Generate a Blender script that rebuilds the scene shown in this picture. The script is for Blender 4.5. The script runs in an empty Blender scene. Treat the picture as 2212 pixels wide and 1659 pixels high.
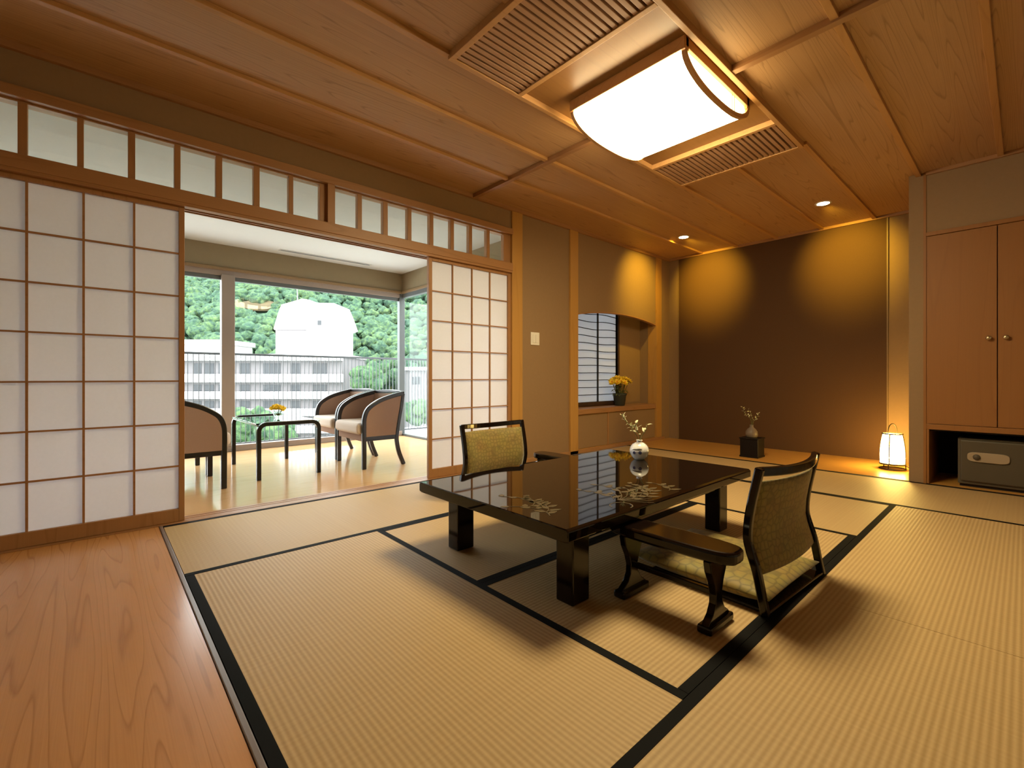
import bpy, bmesh, math, random
from mathutils import Vector, Matrix
PI = math.pi
scene = bpy.context.scene
C = bpy.context.collection

# ------------------------------------------------------------------ camera, world, exposure
cam_d = bpy.data.cameras.new('camera')
cam = bpy.data.objects.new('camera', cam_d)
C.objects.link(cam)
cam.location = (0, 0, 0.87)
cam.rotation_euler = (PI / 2, 0, 0.8388)
cam_d.sensor_fit = 'HORIZONTAL'
cam_d.sensor_width = 36.0
cam_d.lens = 995.9 / 2212 * 36.0
cam_d.shift_y = -15.2 / 2212
cam_d.clip_start = 0.02
cam_d.clip_end = 1000
scene.camera = cam

scene.view_settings.view_transform = 'Standard'
scene.view_settings.look = 'None'
scene.view_settings.gamma = 1.0
scene.view_settings.use_curve_mapping = False
scene.view_settings.exposure = 1.6

SKY = 3.4
LAMP = 18.0
world = bpy.data.worlds.new('overcast_sky')
scene.world = world
world.use_nodes = True
wn = world.node_tree
wn.nodes.clear()
wo = wn.nodes.new('ShaderNodeOutputWorld')
wb = wn.nodes.new('ShaderNodeBackground')
wb.inputs['Color'].default_value = (0.93, 0.97, 1.0, 1)
wb.inputs['Strength'].default_value = SKY
wn.links.new(wb.outputs[0], wo.inputs[0])


# ------------------------------------------------------------------ materials
def new_mat(name):
    m = bpy.data.materials.new(name)
    m.use_nodes = True
    nt = m.node_tree
    nt.nodes.clear()
    out = nt.nodes.new('ShaderNodeOutputMaterial')
    return m, nt, out


def N(nt, kind, **kw):
    n = nt.nodes.new(kind)
    for k, v in kw.items():
        if k in n.inputs:
            n.inputs[k].default_value = v
        else:
            setattr(n, k, v)
    return n


def col(c):
    return (c[0], c[1], c[2], 1)


def principled(nt, out, rough=0.5, spec=0.5, metal=0.0, color=(0.5, 0.5, 0.5)):
    b = nt.nodes.new('ShaderNodeBsdfPrincipled')
    b.inputs['Base Color'].default_value = col(color)
    b.inputs['Roughness'].default_value = rough
    b.inputs['Specular IOR Level'].default_value = spec
    b.inputs['Metallic'].default_value = metal
    nt.links.new(b.outputs[0], out.inputs[0])
    return b


def plain(name, color, rough=0.5, spec=0.4, metal=0.0, noise=0.06, nscale=12.0, bump=0.0):
    m, nt, out = new_mat(name)
    b = principled(nt, out, rough, spec, metal, color)
    tc = N(nt, 'ShaderNodeTexCoord')
    no = N(nt, 'ShaderNodeTexNoise', Scale=nscale, Detail=4.0)
    nt.links.new(tc.outputs['Object'], no.inputs['Vector'])
    mx = N(nt, 'ShaderNodeMix', data_type='RGBA')
    a = tuple(max(0, c * (1 - noise)) for c in color)
    d = tuple(min(1, c * (1 + noise)) for c in color)
    mx.inputs['A'].default_value = col(a)
    mx.inputs['B'].default_value = col(d)
    nt.links.new(no.outputs['Fac'], mx.inputs['Factor'])
    nt.links.new(mx.outputs['Result'], b.inputs['Base Color'])
    if bump:
        bp = N(nt, 'ShaderNodeBump', Strength=bump, Distance=0.002)
        nt.links.new(no.outputs['Fac'], bp.inputs['Height'])
        nt.links.new(bp.outputs[0], b.inputs['Normal'])
    return m


def wood(name, light, dark, axis='Y', rough=0.4, spec=0.4, rings=14.0, across=2.2, along=0.28,
         strength=0.7, boards=None, coat=0.0):
    """Cathedral grain: contour lines of a noise field stretched along the grain, plus fine fibres."""
    m, nt, out = new_mat(name)
    L = nt.links.new
    b = principled(nt, out, rough, spec)
    if coat:
        b.inputs['Coat Weight'].default_value = coat
        b.inputs['Coat Roughness'].default_value = 0.12
    tc = N(nt, 'ShaderNodeTexCoord')
    s = [across] * 3
    fs = [260.0] * 3
    i = 'XYZ'.index(axis)
    s[i] = along
    fs[i] = 3.0
    src = tc.outputs['Object']
    if boards:      # (axis, width): each board gets its own slice of the field
        ba, bw = boards
        sx = N(nt, 'ShaderNodeSeparateXYZ')
        L(src, sx.inputs[0])
        dv = N(nt, 'ShaderNodeMath', operation='DIVIDE')
        dv.inputs[1].default_value = bw
        L(sx.outputs[ba], dv.inputs[0])
        fl = N(nt, 'ShaderNodeMath', operation='FLOOR')
        L(dv.outputs[0], fl.inputs[0])
        wnz = N(nt, 'ShaderNodeTexWhiteNoise', noise_dimensions='1D')
        L(fl.outputs[0], wnz.inputs['W'])
        vm = N(nt, 'ShaderNodeVectorMath', operation='SCALE')
        vm.inputs['Scale'].default_value = 40.0
        L(wnz.outputs['Color'], vm.inputs[0])
        va = N(nt, 'ShaderNodeVectorMath', operation='ADD')
        L(src, va.inputs[0])
        L(vm.outputs[0], va.inputs[1])
        src = va.outputs[0]
    mp = N(nt, 'ShaderNodeMapping')
    mp.inputs['Scale'].default_value = s
    L(src, mp.inputs['Vector'])
    no = N(nt, 'ShaderNodeTexNoise', Scale=1.0, Detail=1.5, Roughness=0.45)
    L(mp.outputs[0], no.inputs['Vector'])
    mu = N(nt, 'ShaderNodeMath', operation='MULTIPLY')
    mu.inputs[1].default_value = rings
    L(no.outputs['Fac'], mu.inputs[0])
    fr = N(nt, 'ShaderNodeMath', operation='FRACT')
    L(mu.outputs[0], fr.inputs[0])
    rp = N(nt, 'ShaderNodeValToRGB')
    e = rp.color_ramp.elements
    e[0].position = 0.0
    e[0].color = (0.15, 0.15, 0.15, 1)
    e[1].position = 0.80
    e[1].color = (0.30, 0.30, 0.30, 1)
    k = rp.color_ramp.elements.new(0.93)
    k.color = (1, 1, 1, 1)
    k = rp.color_ramp.elements.new(1.0)
    k.color = (0.15, 0.15, 0.15, 1)
    L(fr.outputs[0], rp.inputs['Fac'])
    mf = N(nt, 'ShaderNodeMapping')
    mf.inputs['Scale'].default_value = fs
    L(src, mf.inputs['Vector'])
    nf = N(nt, 'ShaderNodeTexNoise', Scale=1.0, Detail=2.0)
    L(mf.outputs[0], nf.inputs['Vector'])
    ad = N(nt, 'ShaderNodeMath', operation='MULTIPLY_ADD')
    ad.inputs[1].default_value = strength
    L(rp.outputs['Color'], ad.inputs[0])
    fm = N(nt, 'ShaderNodeMath', operation='MULTIPLY')
    fm.inputs[1].default_value = 0.45
    L(nf.outputs['Fac'], fm.inputs[0])
    L(fm.outputs[0], ad.inputs[2])
    mx = N(nt, 'ShaderNodeMix', data_type='RGBA')
    mx.inputs['A'].default_value = col(light)
    mx.inputs['B'].default_value = col(dark)
    L(ad.outputs[0], mx.inputs['Factor'])
    L(mx.outputs['Result'], b.inputs['Base Color'])
    return m


def tatami_mat(name, axis):
    m, nt, out = new_mat(name)
    L = nt.links.new
    b = principled(nt, out, 0.55, 0.25)
    tc = N(nt, 'ShaderNodeTexCoord')
    sp = N(nt, 'ShaderNodeSeparateXYZ')
    L(tc.outputs['Object'], sp.inputs[0])
    across = 1 if axis == 'X' else 0
    mu = N(nt, 'ShaderNodeMath', operation='MULTIPLY')
    mu.inputs[1].default_value = 2 * PI / 0.0165
    L(sp.outputs[across], mu.inputs[0])
    si = N(nt, 'ShaderNodeMath', operation='SINE')
    L(mu.outputs[0], si.inputs[0])
    m2 = N(nt, 'ShaderNodeMath', operation='MULTIPLY')
    m2.inputs[1].default_value = 2 * PI / 0.021
    L(sp.outputs[1 - across], m2.inputs[0])
    s2 = N(nt, 'ShaderNodeMath', operation='SINE')
    L(m2.outputs[0], s2.inputs[0])
    h = N(nt, 'ShaderNodeMath', operation='MULTIPLY_ADD')
    h.inputs[1].default_value = 0.12
    L(s2.outputs[0], h.inputs[0])
    L(si.outputs[0], h.inputs[2])
    mr = N(nt, 'ShaderNodeMapRange')
    mr.inputs['From Min'].default_value = -1.1
    mr.inputs['From Max'].default_value = 1.1
    L(h.outputs[0], mr.inputs['Value'])
    mp = N(nt, 'ShaderNodeMapping')
    sc = [6.0, 6.0, 6.0]
    sc[across] = 0.8
    sc[1 - across] = 160.0
    mp.inputs['Scale'].default_value = sc
    L(tc.outputs['Object'], mp.inputs['Vector'])
    no = N(nt, 'ShaderNodeTexNoise', Scale=1.0, Detail=3.0)
    L(mp.outputs[0], no.inputs['Vector'])
    fa = N(nt, 'ShaderNodeMath', operation='MULTIPLY_ADD')
    fa.inputs[1].default_value = 0.35
    L(no.outputs['Fac'], fa.inputs[0])
    f2 = N(nt, 'ShaderNodeMath', operation='MULTIPLY')
    f2.inputs[1].default_value = 0.65
    L(mr.outputs[0], f2.inputs[0])
    L(f2.outputs[0], fa.inputs[2])
    mx = N(nt, 'ShaderNodeMix', data_type='RGBA')
    mx.inputs['A'].default_value = col((0.37, 0.235, 0.095))
    mx.inputs['B'].default_value = col((0.56, 0.385, 0.185))
    L(fa.outputs[0], mx.inputs['Factor'])
    L(mx.outputs['Result'], b.inputs['Base Color'])
    bp = N(nt, 'ShaderNodeBump', Strength=0.35, Distance=0.0015)
    L(mr.outputs[0], bp.inputs['Height'])
    L(bp.outputs[0], b.inputs['Normal'])
    return m


def paper(name, color, trans=0.5):
    m, nt, out = new_mat(name)
    L = nt.links.new
    tc = N(nt, 'ShaderNodeTexCoord')
    no = N(nt, 'ShaderNodeTexNoise', Scale=60.0, Detail=5.0)
    L(tc.outputs['Object'], no.inputs['Vector'])
    mx = N(nt, 'ShaderNodeMix', data_type='RGBA')
    mx.inputs['A'].default_value = col(tuple(c * 0.95 for c in color))
    mx.inputs['B'].default_value = col(color)
    L(no.outputs['Fac'], mx.inputs['Factor'])
    d = N(nt, 'ShaderNodeBsdfDiffuse')
    t = N(nt, 'ShaderNodeBsdfTranslucent')
    L(mx.outputs['Result'], d.inputs['Color'])
    L(mx.outputs['Result'], t.inputs['Color'])
    ms = N(nt, 'ShaderNodeMixShader')
    ms.inputs[0].default_value = trans
    L(d.outputs[0], ms.inputs[1])
    L(t.outputs[0], ms.inputs[2])
    L(ms.outputs[0], out.inputs[0])
    return m


def glass(name, tint=(0.97, 0.99, 0.98), refl=0.06, rough=0.0):
    m, nt, out = new_mat(name)
    L = nt.links.new
    t = N(nt, 'ShaderNodeBsdfTransparent')
    t.inputs['Color'].default_value = col(tint)
    g = N(nt, 'ShaderNodeBsdfGlossy')
    g.inputs['Roughness'].default_value = rough
    lw = N(nt, 'ShaderNodeFresnel', IOR=1.45)
    ge = N(nt, 'ShaderNodeNewGeometry')         # both faces of a pane reflect alike
    io = N(nt, 'ShaderNodeMapRange')
    io.inputs['To Min'].default_value = 1.45
    io.inputs['To Max'].default_value = 1 / 1.45
    L(ge.outputs['Backfacing'], io.inputs['Value'])
    L(io.outputs[0], lw.inputs['IOR'])
    mul = N(nt, 'ShaderNodeMath', operation='MULTIPLY')
    mul.inputs[1].default_value = refl / 0.04
    mul.use_clamp = True
    L(lw.outputs[0], mul.inputs[0])
    ms = N(nt, 'ShaderNodeMixShader')
    L(mul.outputs[0], ms.inputs[0])
    L(t.outputs[0], ms.inputs[1])
    L(g.outputs[0], ms.inputs[2])
    L(ms.outputs[0], out.inputs[0])
    return m


def emit(name, color, strength):
    m, nt, out = new_mat(name)
    e = N(nt, 'ShaderNodeEmission')
    e.inputs['Color'].default_value = col(color)
    e.inputs['Strength'].default_value = strength
    nt.links.new(e.outputs[0], out.inputs[0])
    return m


def brocade(name, base, line, scale=26.0):
    """Gold-green woven cloth with a tortoiseshell (rounded honeycomb) figure."""
    m, nt, out = new_mat(name)
    L = nt.links.new
    b = principled(nt, out, 0.6, 0.3)
    b.inputs['Sheen Weight'].default_value = 0.2
    tc = N(nt, 'ShaderNodeTexCoord')
    vo = N(nt, 'ShaderNodeTexVoronoi', feature='DISTANCE_TO_EDGE', Scale=scale, Randomness=0.55)
    L(tc.outputs['Object'], vo.inputs['Vector'])
    rp = N(nt, 'ShaderNodeValToRGB')
    e = rp.color_ramp.elements
    e[0].position = 0.03
    e[0].color = col(line)
    e[1].position = 0.12
    e[1].color = col(base)
    k = rp.color_ramp.elements.new(0.5)
    k.color = col(tuple(min(1, c * 1.25) for c in base))
    L(vo.outputs['Distance'], rp.inputs['Fac'])
    no = N(nt, 'ShaderNodeTexNoise', Scale=9.0, Detail=3.0)
    L(tc.outputs['Object'], no.inputs['Vector'])
    mx = N(nt, 'ShaderNodeMix', data_type='RGBA', blend_type='MULTIPLY')
    mx.inputs['Factor'].default_value = 0.35
    L(rp.outputs['Color'], mx.inputs['A'])
    L(no.outputs['Color'], mx.inputs['B'])
    L(mx.outputs['Result'], b.inputs['Base Color'])
    bp = N(nt, 'ShaderNodeBump', Strength=0.3, Distance=0.003)
    L(vo.outputs['Distance'], bp.inputs['Height'])
    L(bp.outputs[0], b.inputs['Normal'])
    return m


def foliage(name, c1, c2, c3, s1=0.12, s2=0.9):
    m, nt, out = new_mat(name)
    L = nt.links.new
    b = principled(nt, out, 0.8, 0.1)
    tc = N(nt, 'ShaderNodeTexCoord')
    n1 = N(nt, 'ShaderNodeTexNoise', Scale=s1, Detail=3.0)
    n2 = N(nt, 'ShaderNodeTexNoise', Scale=s2, Detail=6.0, Roughness=0.7)
    L(tc.outputs['Object'], n1.inputs['Vector'])
    L(tc.outputs['Object'], n2.inputs['Vector'])
    r1 = N(nt, 'ShaderNodeValToRGB')
    r1.color_ramp.elements[0].position = 0.35
    r1.color_ramp.elements[0].color = col(c1)
    r1.color_ramp.elements[1].position = 0.65
    r1.color_ramp.elements[1].color = col(c2)
    L(n1.outputs['Fac'], r1.inputs['Fac'])
    r2 = N(nt, 'ShaderNodeValToRGB')
    r2.color_ramp.elements[0].position = 0.4
    r2.color_ramp.elements[0].color = (0, 0, 0, 1)
    r2.color_ramp.elements[1].position = 0.62
    r2.color_ramp.elements[1].color = (1, 1, 1, 1)
    L(n2.outputs['Fac'], r2.inputs['Fac'])
    mx = N(nt, 'ShaderNodeMix', data_type='RGBA')
    mx.inputs['A'].default_value = col(c3)
    L(r2.outputs['Color'], mx.inputs['Factor'])
    L(r1.outputs['Color'], mx.inputs['B'])
    L(mx.outputs['Result'], b.inputs['Base Color'])
    bp = N(nt, 'ShaderNodeBump', Strength=1.0, Distance=0.8)
    L(n2.outputs['Fac'], bp.inputs['Height'])
    L(bp.outputs[0], b.inputs['Normal'])
    return m


M = {}
M['ceiling_wood'] = wood('ceiling_wood', (0.57, 0.34, 0.17), (0.30, 0.16, 0.07), 'Y', 0.5, 0.3, 30, 6.5, 0.2, 0.6,
                         boards=('X', 0.465))
M['ceiling_panel'] = wood('ceiling_panel_wood', (0.28, 0.13, 0.034), (0.20, 0.088, 0.022), 'Y', 0.4, 0.4, 10, 3.0, 0.25, 0.3)
M['batten'] = wood('batten_wood', (0.56, 0.30, 0.11), (0.42, 0.21, 0.075), 'Y', 0.45, 0.35, 8, 5.0, 0.4, 0.5)
M['frame_x'] = wood('cypress_wood_x', (0.40, 0.20, 0.085), (0.27, 0.125, 0.05), 'X', 0.45, 0.35, 8, 5.0, 0.4, 0.5)
M['frame_y'] = wood('cypress_wood_y', (0.40, 0.20, 0.083), (0.28, 0.13, 0.05), 'Y', 0.45, 0.35, 8, 5.0, 0.4, 0.5)
M['frame_z'] = wood('cypress_wood_z', (0.40, 0.20, 0.083), (0.28, 0.13, 0.05), 'Z', 0.45, 0.35, 8, 5.0, 0.4, 0.5)
M['dull_wood'] = wood('dull_wood', (0.24, 0.155, 0.075), (0.19, 0.12, 0.055), 'Y', 0.5, 0.3, 8, 5.0, 0.4, 0.4)
M['dark_wood'] = wood('dark_window_wood', (0.075, 0.038, 0.02), (0.05, 0.025, 0.013), 'Z', 0.5, 0.3)
M['post'] = wood('post_wood', (0.50, 0.265, 0.07), (0.38, 0.185, 0.046), 'Z', 0.45, 0.35, 9, 5.0, 0.3, 0.45)
M['slat'] = wood('slat_wood', (0.44, 0.245, 0.135), (0.34, 0.18, 0.095), 'Y', 0.5, 0.3, 6, 6.0, 0.5, 0.4)
M['floor_wood'] = wood('floor_wood', (0.62, 0.30, 0.10), (0.36, 0.15, 0.042), 'X', 0.24, 0.45, 16, 7.0, 0.42, 0.6)
M['veranda_wood'] = wood('veranda_floor_wood', (0.62, 0.38, 0.18), (0.50, 0.28, 0.12), 'Y', 0.13, 0.6, 12, 3.0, 0.3, 0.5,
                         boards=('X', 0.14))
M['toko_wood'] = wood('alcove_board_wood', (0.62, 0.31, 0.07), (0.48, 0.22, 0.045), 'X', 0.3, 0.45, 10, 3.0, 0.25, 0.5)
M['cupboard_wood'] = wood('cupboard_wood', (0.30, 0.125, 0.034), (0.24, 0.095, 0.025), 'Z', 0.5, 0.3, 8, 4.0, 0.25, 0.35)
M['plaster'] = plain('beige_plaster', (0.285, 0.178, 0.092), 0.9, 0.15, noise=0.05, nscale=40, bump=0.15)
M['cream'] = plain('cream_ceiling_paint', (0.47, 0.465, 0.43), 0.9, 0.1, noise=0.02)
M['olive'] = plain('veranda_header_cloth', (0.25, 0.195, 0.115), 0.9, 0.1, noise=0.04)
M['brown_cloth'] = plain('brown_wall_cloth', (0.085, 0.040, 0.016), 0.75, 0.25, noise=0.10, nscale=90, bump=0.2)
M['paper'] = paper('shoji_paper', (0.86, 0.84, 0.85), 0.42)
M['niche_paper'] = paper('niche_paper', (0.56, 0.575, 0.60), 0.40)
M['fabric_border'] = plain('black_tatami_border', (0.0045, 0.004, 0.0035), 0.8, 0.12, noise=0.2, nscale=300)
M['tatami_x'] = tatami_mat('tatami_rush_x', 'X')
M['tatami_y'] = tatami_mat('tatami_rush_y', 'Y')
M['lacquer'] = plain('black_lacquer', (0.006, 0.0035, 0.0025), 0.03, 0.5, noise=0.05)
M['lacquer_leg'] = plain('dark_brown_lacquer', (0.006, 0.003, 0.0022), 0.12, 0.4, noise=0.1)
M['gold'] = plain('gold_inlay', (0.085, 0.062, 0.026), 0.35, 0.5, metal=0.1, noise=0.15, nscale=60)
M['brocade'] = brocade('gold_brocade', (0.30, 0.215, 0.045), (0.20, 0.142, 0.032), 24)
M['brocade_back'] = brocade('olive_brocade', (0.28, 0.20, 0.052), (0.205, 0.145, 0.038), 36)
M['black_wood'] = plain('black_stained_wood', (0.012, 0.011, 0.011), 0.25, 0.5, noise=0.1)
M['tan_cloth'] = plain('tan_upholstery', (0.32, 0.205, 0.145), 0.85, 0.15, noise=0.08, nscale=200, bump=0.1)
M['seat_cloth'] = plain('cream_upholstery', (0.66, 0.57, 0.49), 0.85, 0.15, noise=0.06, nscale=200, bump=0.1)
M['alu'] = plain('beige_window_frame', (0.27, 0.215, 0.175), 0.5, 0.4, noise=0.03)
M['dark_alu'] = plain('dark_window_frame', (0.10, 0.11, 0.11), 0.45, 0.4, noise=0.03)
M['rail'] = plain('dark_railing_metal', (0.06, 0.065, 0.07), 0.5, 0.4, noise=0.05)
M['glass'] = glass('window_glass', refl=0.013)
M['ranma_glass'] = glass('transom_glass', (0.92, 0.94, 0.93), 0.05)
M['table_glass'] = glass('table_glass', (0.80, 0.90, 0.86), 0.08)
M['concrete'] = plain('pale_concrete', (0.40, 0.40, 0.40), 0.85, 0.2, noise=0.06)
M['white_ceramic'] = plain('white_ceramic', (0.78, 0.75, 0.72), 0.12, 0.5, noise=0.02)
M['blue_glaze'] = plain('blue_glaze', (0.06, 0.06, 0.13), 0.2, 0.5, noise=0.3, nscale=50)
M['grey_glaze'] = plain('grey_glaze', (0.22, 0.20, 0.19), 0.2, 0.5, noise=0.2, nscale=50)
M['dark_pot'] = plain('dark_green_pot', (0.035, 0.04, 0.034), 0.35, 0.4, noise=0.1)
M['stone_vase'] = plain('brown_grey_stoneware', (0.17, 0.125, 0.095), 0.45, 0.4, noise=0.25, nscale=30)
M['stand_lacquer'] = plain('matte_black_stand', (0.006, 0.003, 0.0025), 0.5, 0.25, noise=0.1)
M['leaf'] = plain('pale_leaf', (0.55, 0.52, 0.30), 0.5, 0.3, noise=0.3, nscale=80)
M['stem'] = plain('green_stem', (0.10, 0.11, 0.03), 0.6, 0.3, noise=0.2)
M['petal'] = plain('yellow_petal', (0.90, 0.62, 0.04), 0.55, 0.3, noise=0.15, nscale=60)
M['petal_core'] = plain('orange_petal_heart', (0.75, 0.25, 0.02), 0.55, 0.3, noise=0.15, nscale=60)
M['white_plastic'] = plain('white_plastic', (0.75, 0.70, 0.62), 0.4, 0.4, noise=0.01)
M['safe_metal'] = plain('grey_brown_safe_paint', (0.085, 0.064, 0.038), 0.5, 0.4, noise=0.04)
M['safe_plate'] = plain('beige_handle_plate', (0.36, 0.265, 0.17), 0.45, 0.4, noise=0.03)
M['brass'] = plain('brass', (0.55, 0.42, 0.24), 0.3, 0.5, metal=0.9, noise=0.05)
M['bronze_wire'] = plain('dark_bronze_wire', (0.05, 0.035, 0.015), 0.4, 0.5, metal=0.5, noise=0.05)
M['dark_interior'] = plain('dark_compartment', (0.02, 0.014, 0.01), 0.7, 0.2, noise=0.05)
M['metal_edge'] = plain('grey_edge_strip', (0.30, 0.26, 0.23), 0.3, 0.5, metal=0.6, noise=0.04)
M['edge_strip'] = plain('grey_brown_edge_strip', (0.17, 0.125, 0.10), 0.35, 0.5, noise=0.05)
M['lamp_shade'] = emit('lit_lamp_shade', (1.0, 0.83, 0.48), LAMP)
M['lamp_end'] = emit('lit_lamp_end', (1.0, 0.80, 0.40), 4.0)
M['lantern_shade'] = emit('lit_lantern_paper', (1.0, 0.68, 0.17), 18.0)
M['downlight'] = emit('lit_downlight', (1.0, 0.80, 0.45), 18.0)
M['shade_line'] = plain('shade_crossbar', (0.5, 0.40, 0.22), 0.6, 0.3)
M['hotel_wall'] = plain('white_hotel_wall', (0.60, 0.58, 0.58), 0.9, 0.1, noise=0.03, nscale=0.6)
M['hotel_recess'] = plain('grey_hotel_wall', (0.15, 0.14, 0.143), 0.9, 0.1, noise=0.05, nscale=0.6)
M['hotel_glass'] = plain('hotel_window_glass', (0.035, 0.038, 0.042), 0.3, 0.3, noise=0.4, nscale=0.8)
M['clearing'] = plain('sandy_clearing', (0.085, 0.066, 0.038), 0.9, 0.1, noise=0.1, nscale=0.2)
M['forest'] = foliage('forest_leaves', (0.072, 0.138, 0.078), (0.125, 0.195, 0.07), (0.037, 0.074, 0.056))  # distance haze worked into the leaf colours, lifted with bluish darks
M['hill'] = plain('hill_ground', (0.07, 0.13, 0.08), 0.95, 0.05, noise=0.3, nscale=0.1)
M['bush'] = foliage('garden_leaves', (0.085, 0.17, 0.075), (0.13, 0.21, 0.08), (0.04, 0.08, 0.05), 0.2, 1.2)


# ------------------------------------------------------------------ mesh helpers
class MB:
    def __init__(self):
        self.b = bmesh.new()

    def box(self, x0, x1, y0, y1, z0, z1, m=None):
        v = [self.b.verts.new((x, y, z)) for x in (x0, x1) for y in (y0, y1) for z in (z0, z1)]
        for f in ((0, 1, 3, 2), (4, 6, 7, 5), (0, 4, 5, 1), (2, 3, 7, 6), (0, 2, 6, 4), (1, 5, 7, 3)):
            self.b.faces.new([v[i] for i in f])
        if m is not None:
            bmesh.ops.transform(self.b, matrix=m, verts=v)
        return self

    def prism(self, pts, axis, a, b):
        """polygon PTS in the two other axes (in xyz order), extruded along AXIS from a to b"""
        def P(p, t):
            q = list(p)
            q.insert('XYZ'.index(axis), t)
            return q
        n = len(pts)
        lo = [self.b.verts.new(P(p, a)) for p in pts]
        hi = [self.b.verts.new(P(p, b)) for p in pts]
        self.b.faces.new(lo)
        self.b.faces.new(list(reversed(hi)))
        for i in range(n):
            j = (i + 1) % n
            self.b.faces.new([lo[j], lo[i], hi[i], hi[j]])
        return self

    def lathe(self, prof, seg=32, c=(0, 0, 0), cap=True):
        rings = []
        for r, z in prof:
            if r < 1e-5:
                rings.append([self.b.verts.new((c[0], c[1], c[2] + z))])
            else:
                rings.append([self.b.verts.new((c[0] + r * math.cos(2 * PI * k / seg), c[1] + r * math.sin(2 * PI * k / seg), c[2] + z))
                              for k in range(seg)])
        for a, d in zip(rings, rings[1:]):
            for k in range(seg):
                l = (k + 1) % seg
                if len(a) == 1 and len(d) == 1:
                    continue
                if len(a) == 1:
                    self.b.faces.new([a[0], d[l], d[k]])
                elif len(d) == 1:
                    self.b.faces.new([a[k], a[l], d[0]])
                else:
                    self.b.faces.new([a[k], a[l], d[l], d[k]])
        if cap:
            if len(rings[0]) > 1:
                self.b.faces.new(list(reversed(rings[0])))
            if len(rings[-1]) > 1:
                self.b.faces.new(rings[-1])
        return self

    def sweep(self, pts, w, h=None, up=(0, 0, 1), seg=8, closed=False):
        """a tube (radius w) or, with h, a rectangle bar (w sideways, h along up) through PTS; w, h may be lists"""
        pts = [Vector(p) for p in pts]
        n = len(pts)
        W = w if isinstance(w, (list, tuple)) else [w] * n
        Hh = h if isinstance(h, (list, tuple)) else [h] * n
        rings = []
        up = Vector(up)
        for i, p in enumerate(pts):
            if closed:
                t = pts[(i + 1) % n] - pts[i - 1]
            else:
                t = pts[min(i + 1, n - 1)] - pts[max(i - 1, 0)]
            t.normalize()
            s = t.cross(up)
            if s.length < 1e-4:
                s = t.cross(Vector((1, 0, 0)))
                if s.length < 1e-4:
                    s = t.cross(Vector((0, 1, 0)))
            s.normalize()
            u = s.cross(t)
            k = 1.0
            if 0 < i < n - 1 or closed:
                d = (pts[(i + 1) % n] - p).normalized()
                c = max(0.4, d.dot(t))
                k = 1.0 / c
            if h is None:
                rings.append([self.b.verts.new(p + W[i] * (math.cos(2 * PI * q / seg) * s + math.sin(2 * PI * q / seg) * u)) for q in range(seg)])
            else:
                kk = k if k < 1.6 else 1.6
                a, e = W[i] / 2, Hh[i] / 2 * kk
                rings.append([self.b.verts.new(p + x * s + y * u) for x, y in ((-a, -e), (a, -e), (a, e), (-a, e))])
        m = len(rings[0])
        pairs = list(zip(rings, rings[1:])) + ([(rings[-1], rings[0])] if closed else [])
        for a, d in pairs:
            for q in range(m):
                r = (q + 1) % m
                self.b.faces.new([a[q], a[r], d[r], d[q]])
        if not closed:
            self.b.faces.new(list(reversed(rings[0])))
            self.b.faces.new(rings[-1])
        return self

    def blob(self, c, r, sub=2, squash=(1, 1, 1), jit=0.0, rng=None):
        res = bmesh.ops.create_icosphere(self.b, subdivisions=sub, radius=r)
        for v in res['verts']:
            k = 1 + (rng.uniform(-jit, jit) if rng and jit else 0)
            v.co = Vector((v.co.x * squash[0] * k + c[0], v.co.y * squash[1] * k + c[1], v.co.z * squash[2] * k + c[2]))
        return self

    def leaf(self, base, tip, w, nrm=(0, 0, 1), bend=0.15):
        base, tip = Vector(base), Vector(tip)
        d = tip - base
        n = Vector(nrm)
        s = d.cross(n)
        if s.length < 1e-5:
            s = d.cross(Vector((1, 0.3, 0)))
        s.normalize()
        u = s.cross(d).normalized()
        L = d.length
        mid = [base + d * t + u * (bend * L * math.sin(PI * t)) for t in (0, 0.3, 0.65, 1)]
        a = self.b.verts.new(mid[0])
        z = self.b.verts.new(mid[3])
        l1, r1 = self.b.verts.new(mid[1] + s * w / 2), self.b.verts.new(mid[1] - s * w / 2)
        l2, r2 = self.b.verts.new(mid[2] + s * w * 0.42), self.b.verts.new(mid[2] - s * w * 0.42)
        self.b.faces.new([a, r1, l1])
        self.b.faces.new([l1, r1, r2, l2])
        self.b.faces.new([l2, r2, z])
        return self

    def obj(self, name, mat, parent=None, bevel=0.0, smooth=False, sub=0, solid=0.0, label=None, seg=2):
        bmesh.ops.recalc_face_normals(self.b, faces=self.b.faces[:])
        me = bpy.data.meshes.new(name)
        self.b.to_mesh(me)
        self.b.free()
        me.materials.append(M[mat] if isinstance(mat, str) else mat)
        o = bpy.data.objects.new(name, me)
        C.objects.link(o)
        if smooth:
            for p in me.polygons:
                p.use_smooth = True
        if solid:
            s = o.modifiers.new('solid', 'SOLIDIFY')
            s.thickness = solid
            s.offset = 0
        if bevel:
            bv = o.modifiers.new('bevel', 'BEVEL')
            bv.width = bevel
            bv.segments = seg
            bv.limit_method = 'ANGLE'
            bv.angle_limit = math.radians(35)
        if sub:
            s = o.modifiers.new('sub', 'SUBSURF')
            s.levels = s.render_levels = sub
        if parent is not None:
            o.parent = parent
        if label:
            o['label'] = label
        return o


def box(name, mat, x0, x1, y0, y1, z0, z1, parent=None, bevel=0.0, label=None):
    return MB().box(x0, x1, y0, y1, z0, z1).obj(name, mat, parent, bevel, label=label)


def thing(name, label, cat, loc=(0, 0, 0), rz=0.0, group=None):
    o = bpy.data.objects.new(name, None)
    C.objects.link(o)
    o.empty_display_size = 0.1
    o.location = loc
    o.rotation_euler = (0, 0, rz)
    return tag(o, label, cat, group)


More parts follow.
